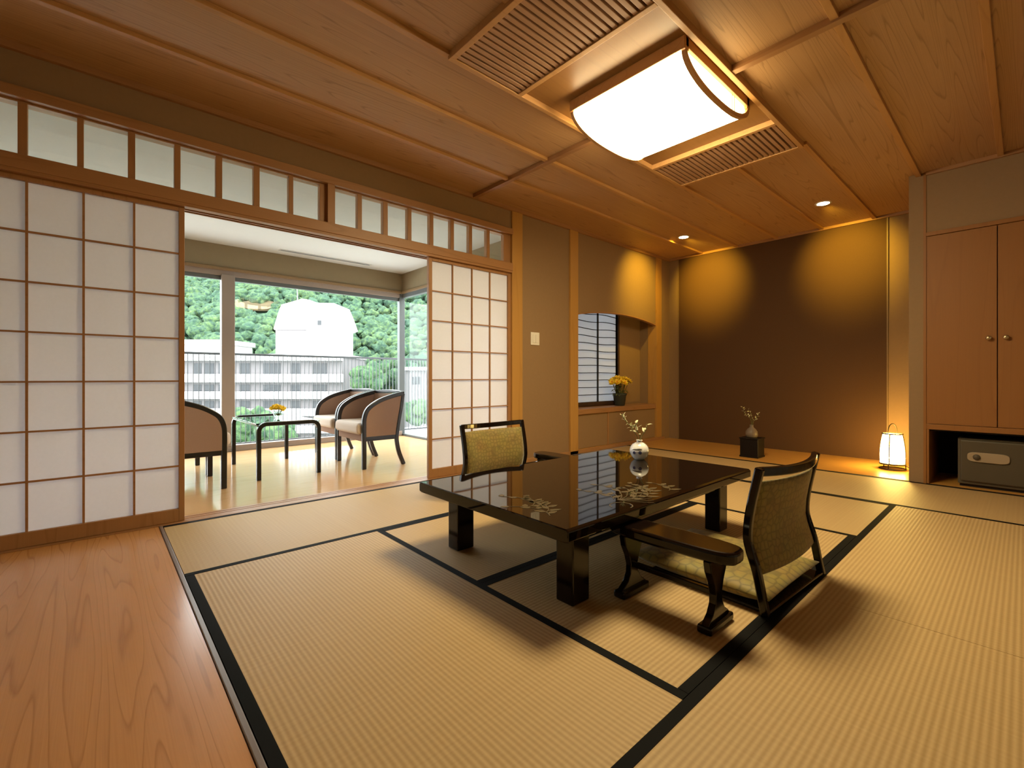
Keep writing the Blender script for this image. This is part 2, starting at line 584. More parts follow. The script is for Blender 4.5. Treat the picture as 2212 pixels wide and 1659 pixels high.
def tag(o, label, cat, group=None):
    o['label'] = label
    o['category'] = cat
    if group:
        o['group'] = group
    return o


def struct(o, label=None, cat=None):
    o['kind'] = 'structure'
    if label:
        o['label'] = label
    if cat:
        o['category'] = cat
    return o


def group_root(name, label, cat):
    o = bpy.data.objects.new(name, None)
    C.objects.link(o)
    return struct(o, label, cat)


def dup(root, loc, rz, label, group=None):
    r = root.copy()
    C.objects.link(r)
    r.location = loc
    r.rotation_euler = (0, 0, rz)
    r['label'] = label
    if group:
        r['group'] = group
    for ch in list(root.children):
        c = ch.copy()
        C.objects.link(c)
        c.parent = r
        for g in list(ch.children):
            d = g.copy()
            C.objects.link(d)
            d.parent = c
    return r


W = -3.392          # room side of the shoji wall
ZC = 2.54           # ceiling
YT, YK = 5.03, 6.045   # alcove edge and alcove back wall
TRIM = [0]


def trim(mat, x0, x1, y0, y1, z0, z1, label, bevel=0.002):
    TRIM[0] += 1
    return struct(box('trim_%d' % TRIM[0], mat, x0, x1, y0, y1, z0, z1, bevel=bevel), label, 'trim')


# ------------------------------------------------------------------ floor, walls, ceiling
struct(box('floor', 'floor_wood', -3.36, 1.6, -2.2, 0.262, -0.06, 0.0),
       'polished orange-brown wooden floor strip in the left foreground', 'floor')
struct(box('floor_subfloor', 'dark_interior', -6.35, 1.6, -2.3, 6.6, -0.16, -0.062), 'dark underfloor below the mats', 'floor')
struct(box('floor_veranda', 'veranda_wood', -6.35, -3.515, -2.2, 3.5, -0.06, 0.0),
       'shiny pale wooden floor of the window veranda', 'floor')
struct(box('floor_alcove', 'toko_wood', W - 0.02, -0.60, YT + 0.012, YK + 0.02, -0.06, 0.004),
       'orange wooden floor board of the alcove', 'floor')
struct(box('floor_cupboard', 'toko_wood', -0.60, 1.6, YT + 0.012, 5.9, -0.06, 0.003),
       'wooden strip of floor in front of and under the cupboard', 'floor')
trim('edge_strip', -3.36, 1.6, 0.264, 0.281, -0.06, 0.004, 'grey brown edging strip between wooden floor and tatami', 0.003)
trim('dark_interior', W - 0.0, 1.6, YT - 0.004, YT + 0.010, -0.05, 0.002, 'dark shadow line drawn along the front of the alcove floor', 0.0)  # dark strip stands in for the shadow along the flush board edge
# threshold with sliding grooves under the shoji
MBt = MB()
for a, d in ((-3.515, -3.485), (-3.475, -3.445), (-3.435, -3.36)):
    MBt.box(a, d, -2.2, 3.04, -0.06, 0.002)
MBt.box(-3.49, -3.43, -2.2, 3.04, -0.06, -0.004)
TRIM[0] += 1
struct(MBt.obj('trim_%d' % TRIM[0], 'frame_y'), 'grooved wooden threshold under the sliding paper doors', 'trim')

# shoji wall: plaster above the rails, then posts, plaster and niche to the right
struct(box('wall_left', 'plaster', W - 0.10, W, -2.2, 3.04, 2.325, ZC), 'dark beige plaster band above the transom', 'wall')
struct(box('wall_left_plain', 'plaster', W - 0.12, W, 3.17, 3.92, 0, ZC), 'beige plaster wall with the light switch', 'wall')
struct(box('wall_left_end', 'plaster', W - 0.12, W, -2.2, -1.42, 0, 2.325), 'plaster at the near end of the shoji wall', 'wall')
trim('post', W - 0.12, W + 0.018, 3.035, 3.175, 0, ZC, 'wooden post at the right end of the paper doors')
trim('post', W - 0.12, W + 0.022, 3.90, 4.034, 0, ZC, 'wooden post left of the arched niche')
trim('post', W - 0.12, W + 0.016, 5.70, 5.83, 0, ZC, 'wooden post right of the arched niche')
struct(box('wall_left_corner', 'plaster', W - 0.12, W, 5.83, YK + 0.1, 0, ZC), 'narrow beige wall beside the alcove corner', 'wall')
trim('frame_y', W - 0.02, W + 0.022, 3.035, 5.9, -0.0, 0.042, 'low wooden base rail along the plaster wall', 0.004)
# arched front of the niche
arch = [(4.03, ZC), (4.03, 1.596)]
for k in range(25):
    t = k / 24
    y = 4.034 + t * (5.705 - 4.034)
    arch.append((y, 1.588 + 0.078 * math.sin(PI * t) ** 0.8))
arch += [(5.71, 1.58), (5.71, ZC)]
struct(MB().prism(arch, 'X', W - 0.045, W - 0.001).obj('wall_niche_front', 'plaster'), 'beige plaster wall above the arched niche opening', 'wall')
rim = [(W - 0.02, y, z - 0.008) for y, z in arch[2:27]]
TRIM[0] += 1
struct(MB().sweep(rim, 0.05, 0.014, up=(0, 0, 1)).obj('trim_%d' % TRIM[0], 'frame_y', bevel=0.002), 'thin curved wooden rim of the niche arch', 'trim')
NB = W - 0.25       # niche back
WY0, WY1, WZ0, WZ1 = 4.12, 5.17, 0.555, 1.80
mb = MB()
mb.box(NB - 0.05, NB, 4.0, WY0, 0.44, ZC)
mb.box(NB - 0.05, NB, WY1, 5.78, 0.44, ZC)
mb.box(NB - 0.05, NB, WY0, WY1, 0.44, WZ0)
mb.box(NB - 0.05, NB, WY0, WY1, WZ1, ZC)
struct(mb.obj('wall_niche_back', 'plaster'), 'shaded beige back of the arched niche', 'wall')
struct(box('wall_niche_side', 'plaster', NB - 0.05, W - 0.002, 5.705, 5.78, 0, ZC), 'right side of the arched niche', 'wall')
struct(box('wall_niche_near_side', 'plaster', NB - 0.05, W - 0.06, 3.93, 4.034, 0, ZC), 'left side of the arched niche', 'wall')
struct(box('wall_niche_base', 'plaster', NB - 0.06, NB - 0.01, 3.93, 5.78, 0, 0.445), 'wall behind the low niche cupboard', 'wall')

# niche window
nw = group_root('window_1', 'small paper window with wavy thin bars in the arched niche', 'window')
mb = MB()
mb.box(NB - 0.05, NB + 0.012, WY0 - 0.03, WY0 + 0.03, WZ0, WZ1).box(NB - 0.05, NB + 0.012, WY1, WY1 + 0.03, WZ0, WZ1)
mb.box(NB - 0.05, NB + 0.014, WY0, WY1 + 0.03, WZ0 - 0.045, WZ0)
mb.obj('window_frame', 'dark_wood', nw, 0.003)
mb = MB()
for k in range(13):
    z = WZ0 + 0.09 + k * 0.0925
    pts = []
    for q in range(22):
        t = q / 21
        y = WY0 + 0.02 + t * (WY1 - WY0 - 0.02)
        pts.append((NB - 0.018, y, z + 0.010 * (k / 12) * math.sin(t * 9 + k * 0.7)))
    mb.sweep(pts, 0.014, 0.008, up=(0, 0, 1))
mb.box(NB - 0.026, NB - 0.008, 4.755, 4.771, WZ0, WZ1)
mb.obj('lattice', 'black_wood', nw)
box('paper', 'niche_paper', NB - 0.034, NB - 0.031, WY0, WY1, WZ0, WZ1, nw)

# alcove (tokonoma)
struct(box('wall_back', 'plaster', W - 0.1, -0.5, YK + 0.012, YK + 0.12, 0, ZC), 'beige wall strips framing the brown alcove wall', 'wall')
struct(box('wall_back_panel', 'brown_cloth', -3.235, -0.952, YK, YK + 0.02, 0.0, ZC - 0.012),
       'dark brown cloth-covered back wall of the alcove', 'wall')
trim('dull_wood', -3.249, -3.235, YK - 0.006, YK + 0.02, 0, ZC, 'thin light wooden edge left of the brown alcove wall', 0.0)
trim('dull_wood', -0.952, -0.94, YK - 0.006, YK + 0.02, 0, ZC, 'thin light wooden edge right of the brown alcove wall', 0.0)
trim('frame_x', W, -0.64, YK - 0.02, YK + 0.01, ZC - 0.03, ZC, 'thin wooden strip along the top of the alcove wall')
struct(box('wall_column', 'plaster', -0.648, -0.556, YT, YK + 0.02, 0, ZC), 'beige end of the wall between alcove and cupboard', 'wall')
trim('cupboard_wood', -0.556, -0.539, YT - 0.006, YT + 0.05, 0, ZC, 'thin wooden edge strip left of the cupboard', 0.0)
# wall over the cupboard
struct(box('wall_cupboard', 'plaster', -0.54, 1.6, YT, YT + 0.08, 2.045, ZC), 'shadowed beige wall above the cupboard doors', 'wall')
trim('cupboard_wood', -0.54, 1.6, YT - 0.012, YT + 0.06, 2.015, 2.047, 'wooden rail above the cupboard doors')
# hidden sides of the room, made pale to bounce more fill light
struct(box('wall_right', 'cream', 1.5, 1.6, -2.2, 6.0, 0, ZC), 'pale wall right of the frame', 'wall')
struct(box('wall_near', 'cream', -3.5, 1.6, -2.3, -2.2, 0, ZC), 'pale wall behind the viewer', 'wall')

# ceiling with battens
struct(box('ceiling', 'ceiling_wood', W - 0.35, 1.6, -2.3, YK + 0.12, ZC, ZC + 0.05), 'brown wooden board ceiling', 'ceiling')
FX0, FX1 = -1.985, -1.050     # lamp panel frame, outer
FY0, FY1 = 1.340, 3.730
for x in (-2.90, -2.445, -1.985, -1.52, -1.05, -0.587, -0.122, 0.34, 0.80, 1.26):
    spans = [(-2.2, YK)]
    if FX0 - 0.05 < x < FX1 + 0.05:
        spans = [(-2.2, FY0), (FY1, YK)]
    for a, d in spans:
        trim('batten', x - 0.017, x + 0.017, a, d, ZC - 0.022, ZC + 0.002, 'long wooden ceiling batten', 0.002)
trim('frame_x', W, FX0, 2.545, 2.585, ZC - 0.034, ZC + 0.002, 'wooden cross batten left of the ceiling lamp')
trim('frame_x', FX1, 1.5, 2.525, 2.565, ZC - 0.034, ZC + 0.002, 'wooden cross batten right of the ceiling lamp')
trim('frame_y', W - 0.01, W + 0.028, -2.2, YK, ZC - 0.035, ZC + 0.002, 'wooden cornice along the shoji wall')
trim('frame_x', -0.54, 1.5, YT - 0.025, YT + 0.01, ZC - 0.03, ZC + 0.002, 'wooden cornice above the cupboard')
ZB = 2.500
GY0, GY1 = 1.835, 3.240
panel = group_root('trim_lamp_panel', 'wooden frame around the sunken ceiling panel of the lamp', 'trim')
mb = MB()
mb.box(FX0, FX0 + 0.028, FY0, FY1, ZB, ZC + 0.002).box(FX1 - 0.028, FX1, FY0, FY1, ZB, ZC + 0.002)
mb.box(FX0 + 0.028, FX1 - 0.028, GY0 - 0.03, GY0, ZB, ZC + 0.002).box(FX0 + 0.028, FX1 - 0.028, GY1, GY1 + 0.03, ZB, ZC + 0.002)
mb.box(FX0 + 0.028, FX1 - 0.028, FY0, FY0 + 0.03, ZB, ZC + 0.002).box(FX0 + 0.028, FX1 - 0.028, FY1 - 0.03, FY1, ZB, ZC + 0.002)
mb.obj('frame', 'batten', panel, 0.002)
box('board', 'ceiling_panel', FX0 + 0.02, FX1 - 0.02, GY0 - 0.02, GY1 + 0.02, ZC - 0.006, ZC + 0.001, panel)


def vent(y0, y1, label):
    t = thing('ceiling_vent', label, 'vent', (0, 0, 0), group='slatted ceiling vents')
    x0, x1 = FX0 + 0.03, FX1 - 0.03
    box('backing', 'dark_interior', x0, x1, y0, y1, ZC - 0.004, ZC + 0.001, t)
    mb = MB()
    n = 24
    p = (x1 - x0) / n
    for k in range(n):
        mb.box(x0 + k * p + p * 0.17, x0 + (k + 1) * p - p * 0.17, y0, y1, ZB + 0.004, ZC - 0.006)
    mb.obj('slats', 'slat', t, 0.002)
    return t


vent(FY0 + 0.032, GY0 - 0.032, 'large wooden slatted ceiling vent nearest the viewer, beside the lamp')
vent(GY1 + 0.032, FY1 - 0.032, 'wooden slatted ceiling vent beyond the lamp, towards the alcove')

# ceiling lamp: half-round shade hanging down between two arched end frames
lp = thing('ceiling_light', 'large lit half-round paper ceiling lamp with wooden edges', 'ceiling light', (-1.47, 2.515, ZC - 0.006))
LX, LY = 0.355, 0.385
mb = MB()
mb.box(-LX - 0.012, LX + 0.012, -LY - 0.012, -LY + 0.03, -0.064, 0).box(-LX - 0.012, LX + 0.012, LY - 0.03, LY + 0.012, -0.064, 0)
mb.box(-LX - 0.012, -LX + 0.012, -LY, LY, -0.05, 0).box(LX - 0.012, LX + 0.012, -LY, LY, -0.05, 0)
mb.obj('base_frame', 'batten', lp, 0.003)


def arc(y):
    return -0.062 - 0.115 * math.sqrt(max(0.0, 1 - (abs(y) / LY) ** 2.4))


ys = [LY * math.sin(PI / 2 * (k / 14 - 1)) for k in range(29)]
prof = [(y, arc(y)) for y in ys]
MB().prism(prof + [(LY, -0.05), (-LY, -0.05)], 'X', -LX + 0.014, LX - 0.014).obj('shade', 'lamp_shade', lp)
for s in (-1, 1):
    MB().prism([(y * 0.985, z + 0.005) for y, z in prof] + [(LY * 0.985, -0.05), (-LY * 0.985, -0.05)], 'X', s * LX - s * 0.0135, s * LX - s * 0.006).obj(
        'end_panel', 'lamp_end', lp)
for s in (-1, 1):
    mb = MB()
    outer = [(y * 1.012, z - 0.006) for y, z in prof]
    inner = [(y * 0.965, z + 0.016) for y, z in prof]
    mb2 = mb.b
    rings = []
    for x in (s * LX - 0.010, s * LX + 0.010):
        rings.append(([mb2.verts.new((x, y, z)) for y, z in outer], [mb2.verts.new((x, y, z)) for y, z in inner]))
    (oa, ia), (ob, ib) = rings
    for k in range(len(oa) - 1):
        for q in ([oa[k], oa[k + 1], ob[k + 1], ob[k]], [ia[k], ib[k], ib[k + 1], ia[k + 1]],
                  [oa[k], ia[k], ia[k + 1], oa[k + 1]], [ob[k], ob[k + 1], ib[k + 1], ib[k]]):
            mb2.faces.new(q)
    mb.obj('end_arch', 'batten', lp)
mb = MB()
for y in (0.185, 0.215):
    z = arc(y)
    mb.box(-LX + 0.01, LX - 0.01, y - 0.003, y + 0.003, z - 0.003, z + 0.004)
for s in (-1, 1):
    for y in (0.185, 0.215):
        mb.box(s * (LX - 0.0055) - 0.002, s * (LX - 0.0055) + 0.002, y - 0.003, y + 0.003, arc(y), -0.05)
mb.obj('crossbar', 'shade_line', lp)


def downlight(x, y, label, aims):
    t = thing('downlight', label, 'downlight', (x, y, ZC), group='recessed alcove downlights')
    MB().lathe([(0.052, -0.004), (0.068, -0.006), (0.070, 0.0), (0.052, 0.0)], 28, cap=False).obj('ring', 'white_plastic', t, smooth=True)
    MB().lathe([(0.0, -0.005), (0.052, -0.004), (0.052, 0.001), (0.0, 0.001)], 28).obj('lens', 'downlight', t)
    for d, en, size in aims:
        ld = bpy.data.lights.new('bulb', 'SPOT')
        ld.energy = en
        ld.color = (1.0, 0.66, 0.05)
        ld.spot_size = math.radians(size)
        ld.spot_blend = 1.0
        ld.shadow_soft_size = 0.03
        lo = bpy.data.objects.new('bulb', ld)
        C.objects.link(lo)
        lo.parent = t
        lo.location = (0, 0, -0.02)
        lo.rotation_euler = Vector(d).to_track_quat('-Z', 'Y').to_euler()
    return t


downlight(-2.723, 5.20, 'small round lit ceiling downlight left over the alcove', [((-0.06, 0.85, -0.36), 60, 68), ((-0.67, 0.10, -0.46), 26, 84)])
downlight(-1.298, 5.19, 'small round lit ceiling downlight right over the alcove', [((0.02, 0.85, -0.36), 52, 68)])

# ------------------------------------------------------------------ rails, transom and shoji
trim('frame_y', W - 0.10, W + 0.03, -2.2, 3.04, 2.272, 2.327, 'upper wooden rail above the transom panes', 0.004)
trim('frame_y', W - 0.11, W + 0.026, -2.2, 3.04, 1.915, 1.990, 'lower wooden rail under the transom panes', 0.004)
mb = MB()
for a, d in ((-3.502, -3.49), (-3.462, -3.45), (-3.42, -3.372)):
    mb.box(a, d, -2.2, 3.04, 1.896, 1.916)
TRIM[0] += 1
struct(mb.obj('trim_%d' % TRIM[0], 'frame_y'), 'grooved head track above the paper doors', 'trim')
trim('frame_z', W - 0.09, W + 0.02, 1.238, 1.29, 1.985, 2.275, 'short wooden post between the two transoms')


def transom(n, y0, y1, edges, label):
    w = group_root('window_%d' % n, label, 'window')
    xa, xb = W - 0.055, W - 0.012
    mb = MB()
    mb.box(xa, xb, y0, y1, 1.986, 2.0).box(xa, xb, y0, y1, 2.262, 2.276)
    for a, d in edges:
        mb.box(xa, xb, a, d, 1.998, 2.264)
    mb.obj('lattice', 'frame_z', w, 0.002)
    box('pane', 'ranma_glass', W - 0.036, W - 0.032, y0, y1, 1.99, 2.272, w)


P1 = [(-0.302, -0.267), (-0.083, -0.056), (0.128, 0.160), (0.341, 0.372), (0.553, 0.588), (0.766, 0.802), (0.983, 1.013), (1.192, 1.24)]
P1 = [(-0.302 - 0.2155 * k, -0.270 - 0.2155 * k) for k in range(9, 0, -1)] + P1
transom(2, -2.2, 1.24, P1, 'long glazed transom of square panes above the left paper door')
P2 = [(1.288, 1.304), (1.475, 1.510), (1.684, 1.725), (1.901, 1.938), (2.113, 2.150), (2.327, 2.364), (2.53, 2.566), (2.738, 2.774), (2.95, 3.036)]
transom(3, 1.288, 3.036, P2, 'glazed transom of square panes above the right paper door')


def shoji(n, y0, y1, cols, xc, stile, label):
    d = group_root('door_%d' % n, label, 'sliding door')
    z0, z1 = 0.003, 1.897
    b0, t0 = 0.078, 1.868
    mb = MB()
    xa, xb = xc - 0.016, xc + 0.016
    mb.box(xa, xb, y0, y0 + stile, z0, z1).box(xa, xb, y1 - stile, y1, z0, z1)
    mb.box(xa, xb, y0 + stile, y1 - stile, z0, b0).box(xa, xb, y0 + stile, y1 - stile, t0, z1)
    mb.obj('frame', 'frame_z', d, 0.002)
    mb = MB()
    ya, yb = y0 + stile, y1 - stile
    for y in cols:
        mb.box(xc - 0.003, xc + 0.013, y - 0.005, y + 0.005, b0, t0)
    for k in range(1, 7):
        z = b0 + (t0 - b0) * k / 7
        mb.box(xc - 0.002, xc + 0.0125, ya, yb, z - 0.0045, z + 0.0045)
    mb.obj('lattice', 'frame_y', d)
    box('paper', 'paper', xc - 0.0050, xc - 0.0035, ya, yb, b0, t0, d)


shoji(1, -0.515, 0.391, (-0.27, -0.057, 0.155), -3.414, 0.028, 'left sliding paper door with a lattice of brown bars')
shoji(2, 2.100, 3.036, (2.350, 2.565, 2.777), -3.414, 0.034, 'right sliding paper door next to the wooden post')
shoji(3, -1.42, -0.47, (-1.16, -0.945, -0.73), -3.470, 0.034, 'further sliding paper door left of the frame')

# light switch
t = thing('light_switch', 'small white light switch on the beige wall between the two posts', 'light switch', (W, 3.364, 1.265))
box('plate', 'white_plastic', 0.0, 0.008, -0.062, 0.062, -0.066, 0.066, t, 0.003)
box('rocker', 'white_plastic', 0.007, 0.013, -0.038, -0.004, -0.042, 0.042, t, 0.002)
box('rocker', 'white_plastic', 0.007, 0.013, 0.004, 0.038, -0.042, 0.042, t, 0.002)

# ------------------------------------------------------------------ niche shelf and low cupboard
nc = thing('niche_cupboard', 'low built-in cupboard with sliding cloth doors under the niche', 'cupboard', (W, 4.87, 0))
box('top_board', 'frame_y', -0.248, 0.004, -0.835, 0.83, 0.440, 0.500, nc, 0.004)
box('body', 'frame_y', -0.23, -0.03, -0.83, 0.825, 0.0, 0.44, nc)
box('door', 'plaster', -0.028, -0.016, -0.83, -0.245, 0.047, 0.437, nc, 0.002)
box('door', 'plaster', -0.028, -0.010, -0.225, 0.825, 0.047, 0.437, nc, 0.002)
box('divider', 'frame_z', -0.028, -0.008, -0.245, -0.225, 0.045, 0.44, nc)
box('base_rail', 'toko_wood', -0.03, -0.004, -0.83, 0.825, 0.0, 0.045, nc)

rng = random.Random(3)


def flower_head(mb, c, r, rng, petals=6, up=(0, 0, 1)):
    c = Vector(c)
    up = Vector(up).normalized()
    s = up.orthogonal().normalized()
    v = up.cross(s)
    for ring, (rr, lift) in enumerate(((1.0, 0.25), (0.7, 0.6))):
        for k in range(petals):
            a = 2 * PI * (k + 0.5 * ring) / petals + rng.uniform(-0.15, 0.15)
            d = (math.cos(a) * s + math.sin(a) * v)
            mb.leaf(c, c + d * r * rr + up * r * lift, r * 0.75, nrm=up, bend=-0.2)


# potted yellow flowers on the niche shelf
fp = thing('flower_pot', 'dark pot of bright yellow flowers on the niche shelf', 'potted flowers', (W - 0.12, 5.03, 0.5))
MB().lathe([(0.052, 0), (0.060, 0.01), (0.075, 0.115), (0.084, 0.13), (0.084, 0.142), (0.074, 0.142), (0.068, 0.12), (0.0, 0.118)], 28).obj(
    'pot', 'dark_pot', fp, smooth=True)
for k in range(17):
    a = k * 2.399
    rr = 0.125 * math.sqrt((k + 0.5) / 17)
    c = Vector((0.8 * rr * math.cos(a), rr * math.sin(a) - 0.0, 0.265 + 0.045 * (1 - (rr / 0.125) ** 2) + rng.uniform(-0.02, 0.02)))
    n = (c - Vector((0, 0, 0.18))).normalized()
    mb = MB()
    flower_head(mb, c, 0.048, rng, 6, n)
    f = mb.obj('flower', 'petal', fp, solid=0.0015)
    MB().blob(c + n * 0.012, 0.010, 1).obj('flower_heart', 'petal_core', f)
    MB().sweep([(0.02 * math.cos(a), 0.02 * math.sin(a), 0.115), (c.x * 0.6, c.y * 0.6, 0.18), tuple(c)], 0.0028, seg=5).obj('stem', 'stem', fp)
mb = MB()
for k in range(22):
    a = rng.uniform(0, 2 * PI)
    z = rng.uniform(0.14, 0.24)
    b0 = Vector((0.03 * math.cos(a), 0.03 * math.sin(a), z - 0.03))
    L = rng.uniform(0.05, 0.11)
    mb.leaf(b0, b0 + Vector((math.cos(a) * L * 0.8, math.sin(a) * L, rng.uniform(-0.03, 0.03))), 0.03, bend=0.2)
mb.obj('leaves', 'stem', fp, solid=0.001)

fp.scale = (1.12, 1.12, 1.12)

# ------------------------------------------------------------------ tatami
BW = 0.032


def tatami(x0, x1, y0, y1, axis, label, z=0.0):
    t = thing('tatami_mat', label, 'tatami mat', ((x0 + x1) / 2, (y0 + y1) / 2, -0.055), group='tatami mats on the floor')
    hx, hy = (x1 - x0) / 2 - 0.001, (y1 - y0) / 2 - 0.001
    h = 0.055
    if axis == 'X':
        box('mat', 'tatami_x', -hx, hx, -hy + BW, hy - BW, 0, h, t)
        for s in (-1, 1):
            a, d = sorted((s * hy, s * (hy - BW)))
            box('border', 'fabric_border', -hx, hx, a, d, 0, h + 0.0012, t)
    else:
        box('mat', 'tatami_y', -hx + BW, hx - BW, -hy, hy, 0, h, t)
        for s in (-1, 1):
            a, d = sorted((s * hx, s * (hx - BW)))
            box('border', 'fabric_border', a, d, -hy, hy, 0, h + 0.0012, t)


Y0, Y1, Y2, Y3, Y4 = 0.283, 1.205, 2.13, 3.058, 4.02
X0, X1, X2, X3 = -3.358, -2.445, -1.531, -0.616
tatami(X0, X1, Y0, Y2, 'Y', 'pale tatami mat along the threshold of the paper doors, nearer half')
tatami(X0, X1, Y2, Y4, 'Y', 'tatami mat in front of the right paper door, behind the low table')
tatami(X1, X3, Y0, Y1, 'X', 'large tatami mat in the centre foreground beside the wooden floor')
tatami(X1, X2, Y1, Y3, 'Y', 'tatami mat under the left half of the low table')
tatami(X2, X3, Y1, Y3, 'Y', 'tatami mat under the right half of the low table and near floor chair')
tatami(X1, X3, Y3, Y4, 'X', 'tatami mat just beyond the low table')
tatami(X3, X3 + 0.93, Y0, Y2, 'Y', 'tatami mat in the lower right corner of the foreground')
tatami(X3, X3 + 0.93, Y2, Y4, 'Y', 'tatami mat at the right behind the near floor chair, before the cupboard')
tatami(X3 + 0.93, 1.5, Y0, Y2, 'Y', 'tatami mat at the right edge of the room, nearer')
tatami(X3 + 0.93, 1.5, Y2, Y4, 'Y', 'tatami mat at the right edge of the room, farther')
tatami(X0, -1.55, Y4, YT - 0.005, 'X', 'tatami strip along the left half of the alcove edge')
tatami(-1.55, 1.5, Y4, YT - 0.005, 'X', 'tatami strip along the lantern end of the alcove and the cupboard')

# ------------------------------------------------------------------ low lacquer table
TX, TY = -1.553, 2.005
tb = thing('low_table', 'low glossy black lacquer table with gold plant inlay on the tatami', 'table', (TX, TY, 0.0015))
HX, HY, TZ = 0.497, 0.795, 0.338
mb = MB()
e = 0.012
mb.prism([(-HX, TZ - 0.045), (-HX + 0.02, TZ - 0.05), (HX - 0.02, TZ - 0.05), (HX, TZ - 0.045), (HX, TZ - 0.008), (HX - 0.012, TZ), (-HX + 0.012, TZ), (-HX, TZ - 0.008)],
         'Y', -HY, HY)
mb.obj('tabletop', 'lacquer', tb, 0.004)
mb = MB()
ax, ay = 0.40, 0.665
mb.box(-ax, ax, -ay, -ay + 0.025, 0.235, TZ - 0.049).box(-ax, ax, ay - 0.025, ay, 0.235, TZ - 0.049)
mb.box(-ax, -ax + 0.025, -ay, ay, 0.235, TZ - 0.049).box(ax - 0.025, ax, -ay, ay, 0.235, TZ - 0.049)
mb.obj('apron', 'lacquer_leg', tb, 0.003)
for sx in (-1, 1):
    for sy in (-1, 1):
        cx, cy = sx * 0.372, sy * 0.625
        mb = MB()
        mb.box(cx - 0.043, cx + 0.043, cy - 0.05, cy + 0.05, 0, TZ - 0.049)
        mb.obj('leg', 'lacquer_leg', tb, 0.006)
# gold inlay: sprays of leaves and fans of grass on the lacquer
mb = mb_left = MB()
mb_right = MB()
rng = random.Random(11)
zi = TZ + 0.0008


def spray(ox, oy, ang, L, n):
    mb = mb_left if oy < -0.5 else mb_right
    pts = []
    for k in range(9):
        t = k / 8
        a = ang + 0.9 * t
        pts.append((ox + math.cos(a) * L * t, oy + math.sin(a) * L * t, zi))
    mb.sweep(pts, 0.004, 0.0006)
    for k in range(n):
        t = (k + 1) / n
        i = min(8, int(t * 8))
        a = ang + 0.9 * t + (0.8 if k % 2 else -0.8)
        p = Vector(pts[i])
        ll = 0.055 * (1.2 - 0.5 * t)
        mb.leaf(p, p + Vector((math.cos(a) * ll, math.sin(a) * ll, 0)), 0.026, bend=0.0)


for (x, y, a, L, n) in ((0.30, -0.70, 1.9, 0.20, 7), (0.24, -0.66, 2.3, 0.24, 7), (0.34, -0.72, 2.4, 0.20, 6), (0.20, -0.70, 1.6, 0.16, 5),
                        (0.40, -0.30, 1.3, 0.20, 8), (0.43, -0.22, 1.5, 0.20, 8), (0.40, -0.12, 1.8, 0.18, 7), (0.44, -0.02, 1.7, 0.15, 6),
                        (0.36, -0.34, 2.2, 0.20, 7), (0.32, -0.24, 1.9, 0.18, 6)):
    spray(x, y, a, L, n)
mb = mb_right
for k in range(9):
    a = 0.5 + k * 0.25
    pts = [(0.38 + math.cos(a) * 0.14 * t / 6 + 0.02 * math.sin(t / 2), -0.34 + math.sin(a) * 0.17 * t / 6, zi) for t in range(7)]
    mb.sweep(pts, 0.0035, 0.0006)
pts = [(0.44 + 0.045 * math.cos(a / 14 * 2 * PI), -0.40 + 0.05 * math.sin(a / 14 * 2 * PI), zi) for a in range(11)]
mb.sweep(pts, 0.005, 0.0006)
mb_left.obj('gold_inlay', 'gold', tb)
mb_right.obj('gold_inlay', 'gold', tb)

# vase on the table with a sprig of leaves


def blossom_vase(loc, label):
    t = thing('vase', label, 'vase', loc)
    p = [(0.0, 0.0), (0.030, 0.0), (0.034, 0.004), (0.050, 0.022), (0.0595, 0.046), (0.0605, 0.060), (0.055, 0.080), (0.042, 0.097), (0.024, 0.108),
         (0.018, 0.111), (0.017, 0.118), (0.022, 0.123), (0.019, 0.124), (0.014, 0.118), (0.013, 0.100), (0.0, 0.096)]
    MB().lathe(p, 40).obj('body', 'white_ceramic', t, smooth=True)
    # painted grapes and leaf on the side towards the room
    for (az, z, r) in ((-52, 0.050, 0.011), (-88, 0.048, 0.010)):
        mb = MB()
        c = Vector((math.cos(math.radians(az)), math.sin(math.radians(az)), 0))
        rad = 0.0612
        res = bmesh.ops.create_icosphere(mb.b, subdivisions=2, radius=r)
        for v in res['verts']:
            q = v.co.copy()
            k = q.dot(c)
            q -= c * k * 0.92
            v.co = q + c * (rad - 0.0008) + Vector((0, 0, z))
        mb.obj('painted_fruit', 'blue_glaze', t)
    pts = [(0.0590 * math.cos(math.radians(a)), 0.0590 * math.sin(math.radians(a)), 0.0655 + (a + 105) * 0.00012) for a in range(-104, -34, 7)]
    MB().sweep(pts, [0.002, 0.004, 0.006, 0.007, 0.007, 0.008, 0.009, 0.008, 0.005, 0.002][:len(pts)], 0.003, up=(0.5, -0.86, 0.0)).obj('painted_leaf', 'grey_glaze', t)
    return t


VX, VY = -1.665, 2.600
blossom_vase((VX, VY, TZ + 0.0016), 'small round white vase painted with dark blue fruit on the low table')


